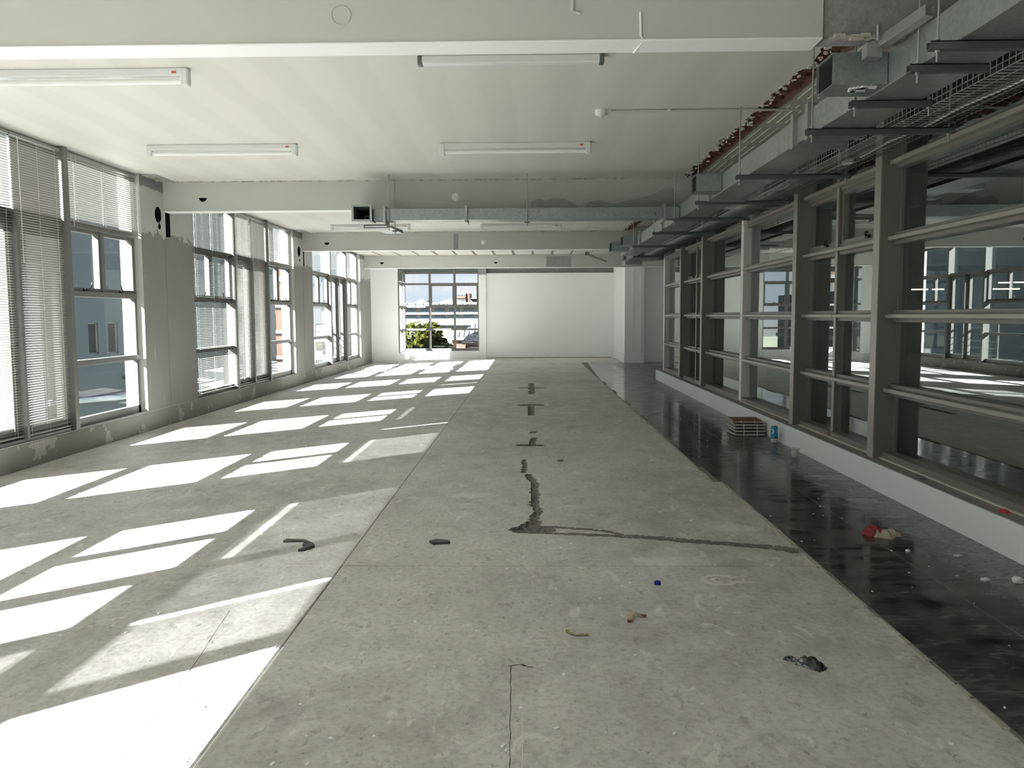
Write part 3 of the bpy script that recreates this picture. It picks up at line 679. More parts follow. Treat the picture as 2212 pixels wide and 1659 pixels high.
def hip_house(name, label, x0, x1, y0, y1, ze, zr, rx0, zb, wall):
    o = root(name, ((x0+x1)/2, (y0+y1)/2, zb), label, 'house')
    MB().box(x0+.25, x1-.25, y0+.3, y1-.3, zb, ze).build('wall', wall, o)
    ym = (y0+y1)/2
    mb = MB(); A, B_, C_, D_ = (x0, y0, ze), (x1, y0, ze), (x1, y1, ze), (x0, y1, ze); R0, R1 = (rx0, ym, zr), (x1, ym, zr)
    mb.add([A, B_, C_, D_, R0, R1], [(0, 1, 5, 4), (2, 3, 4, 5), (3, 0, 4), (1, 2, 5), (0, 3, 2, 1)])
    rf = mb.build('roof', 'metal_roof', o); n = int((x1-x0)/.42)
    for i in range(1, n):
        x = x0+(x1-x0)*i/n; t = min(1, (x-x0)/(rx0-x0)); p = Vector((x, y0, ze+.02)); q = Vector((x, y0+(ym-y0)*t, ze+(zr-ze)*t+.02))
        MB().tube([p, q], .045, 5).build('roof_rib', 'roof_rib', rf)
    MB().box(x0, x1, y0-.06, y0+.02, ze-.18, ze+.04).build('gutter', 'outside_white', o)
    return o
D1 = 74
h1 = hip_house('brick_house', 'brick house with pale ribbed hip roof behind the trees', X(968, D1), X(968, D1)+7.5, D1, D1+9, Z(729, D1), Z(690, D1)+.3, X(968, D1)+3.4, -10, 'brick_and_shade_far')
D2 = 66
h2 = hip_house('brick_porch', 'low brick porch with ribbed metal roof in front of the house', X(997, D2), X(997, D2)+4.5, D2, D2+4, Z(738, D2), Z(713, D2), X(997, D2)+.5, -10, 'brick_and_shade_far')

def foliage_mat(name, a, b, c_):
    t = NT(name); f = t.noise(1.1, 5, .6); g = t.noise(7, 3)
    c = t.mix(t.ramp(f, [(.35, 0), (.65, 1)]), a, b); c = t.mix(t.math('MULTIPLY', t.ramp(g, [(.5, 0), (.7, 1)]), .6), c, c_)
    tl = t.n.new('ShaderNodeBsdfTranslucent'); t.put(tl.inputs[0], c)
    M[name] = t.shader(t.mixs(.45, t.bsdf(c, .8, 0, .05), tl.outputs[0]))
foliage_mat('leaf_gold', (.036, .05, .008), (.072, .074, .013), (.095, .082, .018))
foliage_mat('leaf_green', (.016, .026, .010), (.034, .045, .018), (.052, .055, .025))
plain('bark', (.08, .06, .045), .9)
def tree(name, label, x, y, zc, rx, rz, n, leaf, mat):
    o = root(name, (x, y, -10), label, 'tree'); mb = MB(); rnd = random.Random(int(x*31)+n)
    lobes = []
    for k in range(9):
        a = rnd.uniform(0, 6.28); lobes.append((x+math.cos(a)*rx*.55*rnd.random(), y+math.sin(a)*rx*.55*rnd.random(), zc+rnd.uniform(-.65, .62)*rz, rnd.uniform(.34, .6)))
    for i in range(n):
        lx, ly, lz, s = rnd.choice(lobes); v = Vector((rnd.gauss(0, 1), rnd.gauss(0, 1), rnd.gauss(0, 1))).normalized()*rnd.uniform(.7, 1.05)
        c = Vector((lx+v.x*rx*s, ly+v.y*rx*s, lz+v.z*rz*s*1.0))
        a = Vector((rnd.gauss(0, 1), rnd.gauss(0, 1), rnd.gauss(0, .6))).normalized(); b = a.cross(v if abs(a.dot(v)) < .95 else Vector((0, 0, 1))).normalized()
        q = leaf*rnd.uniform(.6, 1.3)
        mb.add([c-a*q, c+b*q*.6+v*q*.15, c+a*q, c-b*q*.6+v*q*.15, c+v*q*.05], [(0, 1, 4), (1, 2, 4), (2, 3, 4), (3, 0, 4)])
    mb.build('crown', mat, o, kind='stuff')
    MB().tube([(x, y, -10), (x+.1, y, zc-rz*.4), (x, y, zc+rz*.3)], [.28, .2, .06], 8).build('trunk', 'bark', o)
    return o
tree('golden_tree', 'yellow-green tree rising behind the lower left panes of far window', -11.6, 90, -2.4, 3.3, 3.9, 5200, .26, 'leaf_gold')
tree('green_tree', 'darker green tree in front of brick house beyond far window', -6.5, 62, -1.75, 1.95, 1.6, 3800, .22, 'leaf_green')
tree('low_tree', 'low pale green bush crown at the foot of the far window view', -7.6, 56, -1.6, 1.8, .75, 2200, .18, 'leaf_green')
# lower roofs seen through the third bay
lr = root('terrace_roof', (-8.4, 36, -10), 'grey flat-roofed terrace building with white coping seen through third window', 'building')
MB().box(-10.6, -8.2, 36, 46, -10, 2.3).build('wall', 'outside_grey', lr)
MB().box(-10.7, -8.1, 35.8, 46, .1, .28).build('coping', 'outside_white', lr)
MB().box(-10.65, -7.6, 34.5, 36, -10, -1.4).build('brick_wing', 'brick_and_shade_far', lr)
MB().box(-10.7, -7.5, 34.3, 36, -1.4, -1.15).build('coping', 'outside_white', lr)
MB().prism([(-10.7, 35.4, .2), (-8.7, 35.4, .2), (-8.7, 35.4, 1.0), (-9.0, 35.4, 1.05)], (0, .5, 0)).build('roof', 'metal_roof', lr)
# balcony rail outside the third bay's doors
ra = root('balcony_rail', (-4.75, 19.05, SILL), 'steel balcony rail with horizontal bars outside the third bay door', 'railing')
for y in (18.36, 19.76): MB().tube([(-4.75, y, SILL-.05), (-4.75, y, 1.12)], .022, 8).build('post', 'dark_steel', ra)
MB().tube([(-4.75, 18.32, 1.12), (-4.75, 19.8, 1.12)], .025, 8).build('top_rail', 'dark_steel', ra)
for q in range(5): MB().tube([(-4.75, 18.36, .36+.15*q), (-4.75, 19.76, .36+.15*q)], .009, 6).build('bar', 'dark_steel', ra)
MB().box(-4.6, -5.0, 16.0, 22, -.2, -.05).build('ledge', 'raw_concrete', wl)

# ================================================================== THINGS: blinds
slat_mesh = {}
def blind(label, y0, y1, ztop, zbot, tilt, single=True, raised=0, pitch=.0225):
    L = y1-y0-.02; yc = (y0+y1)/2; xb = -4.385
    o = root('venetian_blind', (xb, yc, ztop), label, 'blind', None)
    MB().box(xb-.014, xb+.014, y0+.006, y1-.006, ztop-.028, ztop, 0, .003).build('head_rail', 'blind_metal', o)
    mats = Matrix.Rotation(tilt, 3, 'Y')
    def slat():
        mb = MB(); pr = [(-.0125, 0), (-.006, .0018), (0, .0024), (.006, .0018), (.0125, 0)]; vs = []
        for yy in (-L/2, L/2):
            for a, b in pr: v = mats @ Vector((a, 0, b)); vs.append((v.x, yy, v.z))
            for a, b in reversed(pr): v = mats @ Vector((a, 0, b-.0005)); vs.append((v.x, yy, v.z))
        n = 10; mb.add(vs, [(i, (i+1) % n, n+(i+1) % n, n+i) for i in range(n)]+[tuple(range(n-1, -1, -1)), tuple(range(n, 2*n))]); return mb
    zs = []; z = ztop-.045
    while z > zbot+.03: zs.append(z); z -= pitch
    if single:
        p = slat().build('slat', 'blind_metal', None); p.parent = o; p.location = (0, 0, zs[0]-ztop)
        for q in zs[1:]: copy_child(p, o, (random.uniform(-.0006, .0006), 0, q-ztop)).name = 'slat'
    else:
        mb = MB(); s = slat()
        for q in zs: mb.add([(v[0]+xb, v[1]+yc, v[2]+q) for v in s.v], s.f)
        mb.build('slats', 'blind_metal', o, kind='stuff')
    for k in range(raised): MB().box(xb-.0125, xb+.0125, y0+.01, y1-.01, zbot+.016+.0035*k, zbot+.018+.0035*k).build('stacked_slat', 'blind_metal', o)
    MB().box(xb-.012, xb+.012, y0+.01, y1-.01, zbot, zbot+.014, 0, .003).build('bottom_rail', 'blind_metal', o)
    for f in (.13, .5, .87):
        y = y0+(y1-y0)*f; mb = MB()
        for dx in (-.013, .013): mb.box(xb+dx-.0008, xb+dx+.0008, y-.0008, y+.0008, zbot, ztop-.02)
        mb.build('ladder_cord', 'cord', o)
    MB().tube([(xb+.02, y0+.09, ztop-.03), (xb+.024, y0+.09, ztop-1.1 if ztop-zbot > 1.5 else zbot-.05)], .003, 6).build('tilt_wand', 'cord', o)
    return o
b1, b2 = BAYS[2][0], BAYS[3][0]; T = math.radians
blind('full-length venetian blind cut off by the left edge of the picture', b1+1.61, b1+2.345, 2.872, .27, T(-18))
blind('dark full-length venetian blind left of the first tall mullion', b1+2.355, b1+3.11, 2.872, .262, T(-55))
blind('short venetian blind above the nearest clear window with opening sashes', b1+3.19, 9.315, 2.872, 2.225, T(-24))
blind('bright full-length venetian blind, first in the middle window bay', b2+.01, b2+1.53, 2.872, .262, T(12))
blind('full-length venetian blind in the middle bay, right of the brightest blind', b2+1.61, b2+2.345, 2.872, .262, T(-28))
blind('full-length venetian blind in the middle bay, left of its clear window', b2+2.355, b2+3.11, 2.872, .262, T(-48))
blind('short gappy venetian blind above the middle bay clear window', b2+3.19, 15.37, 2.872, 2.225, T(14))
blind('short blind over the fixed light of first bay, beside the doors', b1+.01, b1+1.53, 2.872, 2.225, T(0), False)
y_ = BAYS[1][0]
blind('short blind above the sashes of the bay beside the camera', y_+3.19, 3.29, 2.872, 2.225, T(-2), False)
blind('full-length blind on a door leaf of the bay beside the camera', y_+1.61, y_+2.345, 2.872, .262, T(2), False)
blind('short blind over a door leaf of the bay beside the camera', y_+2.355, y_+3.11, 2.872, 2.0, T(-2), False)

# ================================================================== THINGS: lights, detector
def batten(label, x0, x1, y, tube=True):
    o = root('batten_light', ((x0+x1)/2, y, ZC), label, 'light', 'fluorescent battens on the ceiling')
    MB().box(x0, x1, y-.028, y+.028, ZC-.05, ZC, 0, .006).build('body', 'white_enamel', o)
    if tube:
        for a, b in ((x0-.004, x0+.045), (x1-.045, x1+.004)): MB().box(a, b, y-.034, y+.03, ZC-.112, ZC-.002, 0, .008).build('lampholder', 'white_enamel', o)
        MB().tube([(x0+.03, y-.004, ZC-.082), (x1-.03, y-.004, ZC-.082)], .019, 14).build('tube', 'tube_glass', o)
        MB().box(x1-.10, x1-.07, y-.0295, y-.027, ZC-.036, ZC-.022).build('red_label', 'red_print', o)
    else:
        for a in (x0, x1-.03): MB().box(a, a+.03, y-.03, y+.03, ZC-.055, ZC-.001, 0, .004).build('end_cap', 'dark_steel', o)
    return o
batten('white fluorescent batten above the near blinds, cut by the left edge', -3.59, -2.19, 5.46)
batten('bare slim batten without a tube, just behind the nearest beam', -.68, .47, 5.27, False)
batten('white fluorescent batten in front of second beam, nearer the window wall', -3.55, -2.15, 7.83)
batten('white fluorescent batten in front of second beam, mid ceiling', -.82, .58, 7.86)
batten('small far batten behind the open duct end', -3.47, -2.07, 14.68)
batten('small far batten behind the long crosswise duct, mid ceiling', -.84, .58, 14.78)
sd = root('smoke_detector', (.575, 6.66, ZC), 'white round detector at the end of a ceiling conduit', 'detector')
MB().lathe((.575, 6.66, ZC), [(0, -.048), (.03, -.046), (.046, -.036), (.05, -.018), (.05, 0)], 24).build('body', 'white_enamel', sd)
MB().lathe((.575, 6.66, ZC), [(0, -.054), (.012, -.052), (.016, -.046)], 16).build('sensor_tip', 'white_enamel', sd)
MB().box(.615, .65, 6.645, 6.675, ZC-.03, ZC).build('conduit_entry', 'white_enamel', sd)
cd = root('conduit', (1.3, 6.65, ZC), 'thin white conduit running from detector toward the duct', 'conduit')
MB().tube([(.65, 6.655, ZC-.012), (1.7, 6.64, ZC-.012), (2.35, 6.66, ZC-.014)], .0095, 8).build('pipe', 'beam_paint', cd)
for x in (1.10, 1.70): MB().box(x-.01, x+.01, 6.635, 6.665, ZC-.026, ZC).build('saddle', 'white_enamel', cd)

# ================================================================== THINGS: ducts
DX0, DX1, DZ0, DZ1 = 1.72, 2.01, 2.385, 2.545
def flange_y(mb, y, x0, x1, z0, z1, t=.012, w=.028):
    mb.box(x0-w, x1+w, y-t, y+t, z0-w, z0).box(x0-w, x1+w, y-t, y+t, z1, z1+w).box(x0-w, x0, y-t, y+t, z0, z1).box(x1, x1+w, y-t, y+t, z0, z1); return mb
def flange_x(mb, x, y0, y1, z0, z1, t=.012, w=.028):
    mb.box(x-t, x+t, y0-w, y1+w, z0-w, z0).box(x-t, x+t, y0-w, y1+w, z1, z1+w).box(x-t, x+t, y0-w, y0, z0, z1).box(x-t, x+t, y1, y1+w, z0, z1); return mb
du = root('main_duct', (1.86, 8, DZ0), 'long galvanised air duct running the room above the glazed wall', 'duct')
cuts = [.8, 5.19, 5.47, 7.95, 10.7, 12.8, 15.6]
for a, b in zip(cuts[:-1], cuts[1:]):
    o = MB().box(DX0, DX1, a+.002, b-.002, DZ0, DZ1, 0, .003).build('duct_section', 'galvanised', du)
    if b < 15: flange_y(MB(), b-.014, DX0, DX1, DZ0, DZ1).build('flange', 'zinc', o)
    if a > 2: flange_y(MB(), a+.014, DX0, DX1, DZ0, DZ1).build('flange', 'zinc', o)
def open_duct(name, label, x0, x1, y0, y1, z0, z1, mat='galvanised'):
    """stub duct opening toward -X"""
    o = root(name, ((x0+x1)/2, (y0+y1)/2, z0), label, 'duct', 'branch duct stubs'); t = .004
    MB().box(x0, x1, y0, y1, z0, z0+t).box(x0, x1, y0, y1, z1-t, z1).box(x0, x1, y0, y0+t, z0+t, z1-t).box(x0, x1, y1-t, y1, z0+t, z1-t).build('shell', mat, o)
    q = .0015; MB().box(x0+.012, x1-.02, y0+t, y0+t+q, z0+t, z1-t).box(x0+.012, x1-.02, y1-t-q, y1-t, z0+t, z1-t).box(x0+.012, x1-.02, y0+t, y1-t, z0+t, z0+t+q).box(x0+.012, x1-.02, y0+t, y1-t, z1-t-q, z1-t).build('shade_skin', 'recess_shade', o)  # thin dark skins paint the shade inside the stub
    MB().box(x1-.03, x1-.02, y0+t, y1-t, z0+t, z1-t).build('shade_back', 'deep_shade', o)  # black plate paints the shade at the back of the stub
    return o
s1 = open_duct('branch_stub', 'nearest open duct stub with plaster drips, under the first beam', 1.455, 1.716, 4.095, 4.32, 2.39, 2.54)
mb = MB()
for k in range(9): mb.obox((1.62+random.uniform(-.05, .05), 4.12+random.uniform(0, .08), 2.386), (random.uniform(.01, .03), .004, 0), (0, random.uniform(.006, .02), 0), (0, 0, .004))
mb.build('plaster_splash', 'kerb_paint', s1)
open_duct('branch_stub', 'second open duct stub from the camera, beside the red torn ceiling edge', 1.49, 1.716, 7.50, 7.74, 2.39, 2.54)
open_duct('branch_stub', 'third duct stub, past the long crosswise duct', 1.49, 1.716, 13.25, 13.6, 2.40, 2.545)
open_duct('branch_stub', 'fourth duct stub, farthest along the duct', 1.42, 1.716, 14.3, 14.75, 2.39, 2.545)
lb = root('cross_duct', (-.1, 9.65, 2.385), 'long galvanised duct crossing the room below the second beam', 'duct')
for a, b in ((-1.62, -.715), (-.70, 1.53), (1.56, 1.716)): MB().box(a, b, 9.56, 9.80, 2.388, 2.518, 0, .003).build('duct_section', 'galvanised', lb)
for x in (-1.64, -.708, 1.545):
    flange_x(MB(), x, 9.56, 9.80, 2.388, 2.518, .014, .03).build('flange', 'zinc', lb)
MB().box(-1.775, -1.655, 9.58, 9.78, 2.392, 2.51, 0, .003).build('neck', 'galvanised', lb)
MB().lathe((1.43, 9.557, 2.435), [(0, 0), (.018, 0), (.02, .006)], 14, axis='y').build('patch', 'dark_steel', lb)
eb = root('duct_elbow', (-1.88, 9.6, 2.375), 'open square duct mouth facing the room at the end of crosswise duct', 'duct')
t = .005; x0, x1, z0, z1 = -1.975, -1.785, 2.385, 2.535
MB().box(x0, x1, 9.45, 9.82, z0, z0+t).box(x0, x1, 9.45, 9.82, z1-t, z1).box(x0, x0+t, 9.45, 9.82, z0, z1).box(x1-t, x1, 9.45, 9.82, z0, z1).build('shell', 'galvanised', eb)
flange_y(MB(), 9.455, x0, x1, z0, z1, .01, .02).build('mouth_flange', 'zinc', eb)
MB().box(x0+t, x1-t, 9.8, 9.82, z0+t, z1-t).build('shade_back', 'deep_shade', eb)  # black plate paints the shade deep in the mouth
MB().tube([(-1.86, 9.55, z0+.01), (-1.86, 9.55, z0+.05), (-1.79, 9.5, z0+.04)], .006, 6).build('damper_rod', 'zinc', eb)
lo = root('lower_outlet', (-1.72, 9.85, 2.27), 'flat sheet-metal outlet hanging under the crosswise duct end', 'duct')
MB().prism([(-1.88, 9.62, 2.33), (-1.62, 9.62, 2.33), (-1.55, 10.3, 2.31), (-1.75, 10.3, 2.31)], (0, 0, .006)).build('sheet', 'galvanised', lo)
flange_y(MB(), 9.62, -1.88, -1.62, 2.318, 2.336, .008, .012).build('lip', 'dark_steel', lo)
MB().prism([(-1.62, 9.62, 2.33), (-1.615, 9.62, 2.33), (-1.55, 10.3, 2.31), (-1.55, 10.3, 2.35), (-1.615, 9.75, 2.352)], (.005, 0, 0)).build('side_sheet', 'galvanised', lo)
fd = root('far_duct', (2.4, 16.9, 2.3), 'dark duct turning right past the end of the glazed wall', 'duct')
MB().box(1.9, 4.5, 16.75, 17.15, 2.40, 2.535, 0, .003).build('duct_section', 'dark_steel', fd)
MB().box(1.95, 2.5, 15.62, 16.7, 2.36, 2.52, 0, .003).build('elbow', 'dark_steel', fd)
MB().box(2.0, 2.35, 17.3, 17.9, 2.33, 2.42, 0, .004).build('damper_box', 'zinc', fd)
st = root('angle_strut', (1.5, 17.5, 2.4), 'pale diagonal strut braced under the far beam', 'strut')
MB().tube([(1.22, 17.4, 2.56), (1.62, 17.4, 2.40)], .018, 6).build('bar', 'zinc', st)
MB().box(1.18, 1.26, 17.36, 17.44, 2.54, 2.60).build('foot_plate', 'dark_steel', st)
MB().tube([(1.22, 17.4, 2.58), (1.22, 17.4, 2.93)], .008, 8).build('drop_rod', 'zinc', st)
rail = root('ceiling_rail', (.9, 18.6, 2.88), 'long grey steel rail under the bare ceiling before last beam', 'rail')
MB().box(.25, 1.45, 18.5, 18.62, 2.80, 2.86, 0, .004).build('bar', 'dark_steel', rail)
MB().box(.3, .52, 18.48, 18.64, 2.76, 2.80, 0, .01).build('end_box', 'zinc', rail)

def hanger(label, y, x0, x1, rods, ztop=2.93):
    o = root('trapeze_hanger', ((x0+x1)/2, y, 2.34), label, 'hanger', 'trapeze hangers under the main duct')
    MB().box(x0, x1, y-.019, y+.019, 2.345, 2.35).box(x0, x1, y-.019, y-.016, 2.35, 2.378).box(x0, x1, y+.016, y+.019, 2.35, 2.378).box(x0, x1, y-.019, y-.009, 2.374, 2.378).box(x0, x1, y+.009, y+.019, 2.374, 2.378).build('channel', 'dark_steel', o)
    for x in rods:
        r = MB().tube([(x, y, 2.30), (x, y, ztop)], .0048, 8).build('rod', 'zinc', o)
        for z in (2.335, 2.385): MB().lathe((x, y, z), [(0, 0), (.011, 0), (.011, .01), (0, .01)], 6, smooth=False).build('nut', 'zinc', r)
    return o
hanger('nearest trapeze hanger, at the top right corner', 3.44, 1.60, 2.06, (1.635, 2.04))
hanger('second trapeze hanger from the camera, before the nearest stub', 3.75, 1.66, 2.0, (1.70,), 2.66)
hanger('third trapeze hanger, right behind the nearest open stub', 4.36, 1.64, 2.05, (1.665, 2.04))
hanger('fourth trapeze hanger, first long one carrying the wire tray', 5.0, 1.63, 2.49, (1.665, 2.46))
hanger('fifth trapeze hanger, long, midway between first and second stub', 6.6, 1.62, 2.50, (1.645, 2.47))
hanger('sixth trapeze hanger, long, just behind the second stub', 8.08, 1.60, 2.50, (1.625, 2.47))
hanger('seventh trapeze hanger, long, beside the crosswise duct joint', 9.46, 1.62, 2.48, (1.64, 2.45), 2.9)
hanger('eighth trapeze hanger, long, past the crosswise duct', 11.05, 1.63, 2.48, (1.65, 2.452))
hanger('ninth trapeze hanger, long, beside the third stub', 13.12, 1.62, 2.48, (1.64, 2.452))
def rod(label, x, y, z0, z1):
    o = root('threaded_rod', (x, y, z0), label, 'rod', 'threaded rods holding the crosswise duct')
    MB().tube([(x, y, z0), (x, y, z1)], .005, 8).build('shaft', 'zinc', o)
    MB().lathe((x, y, z0+.05), [(0, 0), (.012, 0), (.012, .012), (0, .012)], 6, smooth=False).build('nut', 'zinc', o)
    MB().box(x-.03, x+.03, y-.012, y+.012, z0+.035, z0+.05).build('clip', 'dark_steel', o)
rod('left rod of the pair holding the crosswise duct end', -1.585, 9.545, 2.27, ZC)
rod('right rod of the pair holding the crosswise duct end', -1.565, 9.83, 2.25, ZC)
rod('single rod holding the crosswise duct mid room', -.012, 9.545, 2.31, ZC)
dr = root('loose_rod', (1.83, 3.3, 2.55), 'short free rod end hanging at the top right', 'rod')
MB().tube([(1.79, 3.32, 2.585), (1.79, 3.32, 2.95)], .0048, 8).build('shaft', 'zinc', dr)
MB().lathe((1.79, 3.32, 2.582), [(0, 0), (.006, .002), (.006, .008)], 8).build('tip', 'zinc', dr)
cb = root('channel_bracket', (1.7, 3.85, 2.55), 'grey steel channel arm bolted to the raw end of the near beam', 'bracket')
a, b = Vector((1.60, 4.02, 2.525)), Vector((1.685, 3.62, 2.565)); dd = (b-a)/2; sx = Vector((.022, .006, 0)); uz = Vector((0, 0, .022)); mid = (a+b)/2
mb = MB(); mb.obox(mid-uz, dd, sx, Vector((0, 0, .002))); mb.obox(mid-sx, dd, Vector((.002, 0, 0)), uz); mb.obox(mid+sx, dd, Vector((.002, 0, 0)), uz)
mb.build('channel', 'zinc', cb)
MB().box(1.55, 1.62, 3.93, 3.99, 2.47, 2.535).build('end_plate', 'zinc', cb)
MB().tube([(1.585, 3.90, 2.53), (1.585, 3.90, 2.60)], .008, 8).build('bolt', 'zinc', cb)

# wire cable tray
tr = root('wire_tray', (2.28, 8, 2.38), 'long wire basket cable tray beside the main duct', 'cable tray')
mb = MB(); TX0, TX1, TZ0, TZ1 = 2.125, 2.43, 2.3865, 2.45
for x, z in [(TX0+(TX1-TX0)*q/4, TZ0) for q in range(5)]+[(TX0, TZ0+.03), (TX0, TZ1), (TX1, TZ0+.03), (TX1, TZ1)]: MB().tube([(x, 1.0, z), (x, 15.4, z)], .0026, 6).build('long_wire', 'zinc', tr)
mb = MB(); y = 1.05
while y < 15.4:
    mb.tube([(TX0-.003, y, TZ1), (TX0-.003, y, TZ0-.004), (TX1+.003, y, TZ0-.004), (TX1+.003, y, TZ1)], .0022, 4, caps=False); y += .05
mb.build('cross_wires', 'zinc', tr, kind='stuff')
ca = root('white_cable', (2.3, 4.5, 2.39), 'white cable with plug connector lying in the wire tray', 'cable')
MB().tube([(2.335+.012*math.sin(q*.9), 1.2+q*.13, TZ0+.012) for q in range(38)], .006, 6).build('sheath', 'kerb_paint', ca)
MB().tube([(2.33, 6.14, TZ0+.012), (2.325, 6.26, TZ0+.018)], .02, 10).build('connector', 'kerb_paint', ca)
MB().tube([(2.325, 6.26, TZ0+.018), (2.31, 6.5, TZ0+.012), (2.28, 6.8, TZ0+.006)], .005, 6).build('tail', 'kerb_paint', ca)
gt = root('lit_tube_row', (10, 25.5, 1.9), kind='group')
for i, (x, y, z, L) in enumerate(((11.9, 25.6, 2.02, .5), (12.45, 25.6, 2.02, .35), (14.5, 25.6, 2.02, .8), (15.3, 25.4, 2.21, 1.4), (15.2, 24.6, 1.99, .9), (14.6, 25.9, 2.22, .35))):
    o = root('lit_tube_lamp', (x, y, z), ['lit tube far behind the dark glass, left of the big pane', 'short lit tube behind the dark glass beside the window reflection', 'lit tube behind the glass in the big pane, lower row', 'upper lit tube behind the glass at the right edge', 'lower lit tube behind the glass at the right edge', 'faint short lit tube behind the glass, upper row'][i], 'lamp', 'lit tubes in the dark room behind the glass')
    MB().tube([(x-L/2, y, z), (x+L/2, y, z)], .018, 8).build('tube', 'lit_tube', o)
    MB().box(x-L/2-.03, x+L/2+.03, y-.03, y+.03, z+.03, z+.07).build('body', 'dark_room', o)
    for s in (-1, 1): MB().tube([(x+s*L*.4, y, z+.06), (x+s*L*.4, y, 2.94)], .004, 5).build('hanger', 'dark_room', o)
bpy.data.objects.remove(gt)

# ================================================================== THINGS: floor debris
TZ = .008
plain('tray_edge', (.50, .47, .42), .6, 0, .4, .15, 20)
plain('tray_dark', (.02, .02, .022), .4)
plain('tray_brown', (.22, .11, .08), .6, 0, .3, .2, 15)
lab = ['lowest of the stacked flat panels beside the white kerb', 'second panel from the bottom of the stack by the kerb', 'third panel from the bottom of the stack by the kerb', 'fourth panel of the stack, under the brown one', 'topmost panel of the stack, with a brown face']
zz = TZ
for i in range(5):
    th = (.034, .032, .034, .032, .026)[i]; ox, oy = ((0, 0), (.03, .02), (.015, .05), (.02, .03), (.0, .06))[i]; ang = (.05, -.02, .03, .0, -.06)[i]
    cx, cyy = 2.36+ox*.6-.02, 8.93+oy*.6
    ca_, sa_ = math.cos(ang), math.sin(ang); hx, hy = .155, .165
    ax, ay = Vector((ca_, sa_, 0)), Vector((-sa_, ca_, 0)); c0 = Vector((cx, cyy, zz+th/2))
    o = root('flat_panel', (cx, cyy, zz), lab[i], 'panel', 'stack of flat panels by the kerb')
    mb = MB(); mb.obox(c0, ax*hx*.90, ay*hy*.90, Vector((0, 0, th*.46))); mb.build('core', 'tray_dark', o)
    for s in (-1, 1):
        MB().obox(c0+ax*hx*s*.985, ax*.008, ay*hy, Vector((0, 0, th*.27))).build('edge', 'tray_edge', o)
        MB().obox(c0+ay*hy*s*.985, ax*hx*.97, ay*.008, Vector((0, 0, th*.27))).build('edge', 'tray_edge', o)
    for s in (-.45, .45): MB().obox(c0+ax*hx*s-ay*(hy+.004), ax*.004, ay*.004, Vector((0, 0, th*.5))).build('clip', 'white_enamel', o)
    if i == 4: MB().obox(c0+Vector((0, 0, th*.5)), ax*hx*.95, ay*hy*.95, Vector((0, 0, .003))).build('top_sheet', 'tray_brown', o)
    zz += th*1.01
# drinks can
def can_mat():
    t = NT('can_print'); x = t.xyz()
    a = t.math('SUBTRACT', x[0], 2.43); b = t.math('SUBTRACT', x[2], .125)
    c = t.mix(t.math('LESS_THAN', x[2], .052), (.025, .22, .33), (.55, .56, .56))
    def ring(cx):
        u = t.math('SUBTRACT', x[0], cx); r = t.math('SQRT', t.math('ADD', t.math('MULTIPLY', u, u), t.math('MULTIPLY', b, b)))
        return t.math('LESS_THAN', t.math('ABSOLUTE', t.math('SUBTRACT', r, .020)), .0032)
    for cx in (2.432, 2.502): c = t.mix(ring(cx), c, (.70, .74, .72))
    M['can_print'] = t.shader(t.bsdf(c, .3, .35, .5))
can_mat()
cn = root('drinks_can', (2.467, 8.315, TZ), 'tall blue drinks can with pale rings standing by the kerb', 'can')
MB().lathe((2.467, 8.315, TZ), [(0, .006), (.024, .004), (.029, 0), (.034, .008), (.0345, .02), (.0345, .148), (.030, .160), (.0285, .165)], 32).build('body', 'can_print', cn)
MB().lathe((2.467, 8.315, TZ), [(.0285, .165), (.0295, .168), (.0275, .169), (.025, .163), (0, .163)], 32).build('lid', 'dark_steel', cn)
MB().box(2.457, 2.477, 8.30, 8.325, TZ+.163, TZ+.166).build('tab', 'zinc', cn)
cu = root('plastic_tub', (2.40, 7.45, TZ), 'clear plastic tub with red residue in its base by the kerb', 'tub')
MB().lathe((2.40, 7.45, TZ), [(0, .002), (.029, .001), (.031, .006), (.035, .075), (.0335, .075), (.0295, .008), (0, .006)], 28).build('wall', 'clear_plastic', cu)
MB().lathe((2.40, 7.45, TZ), [(.033, .070), (.042, .072), (.043, .082), (.037, .084), (.034, .078)], 28).build('rim', 'clear_plastic', cu)
plain('red_residue', (.16, .03, .02), .5)
MB().lathe((2.40, 7.45, TZ), [(0, .009), (.0295, .010), (.0285, .0065), (0, .0065)], 24).build('residue', 'red_residue', cu)
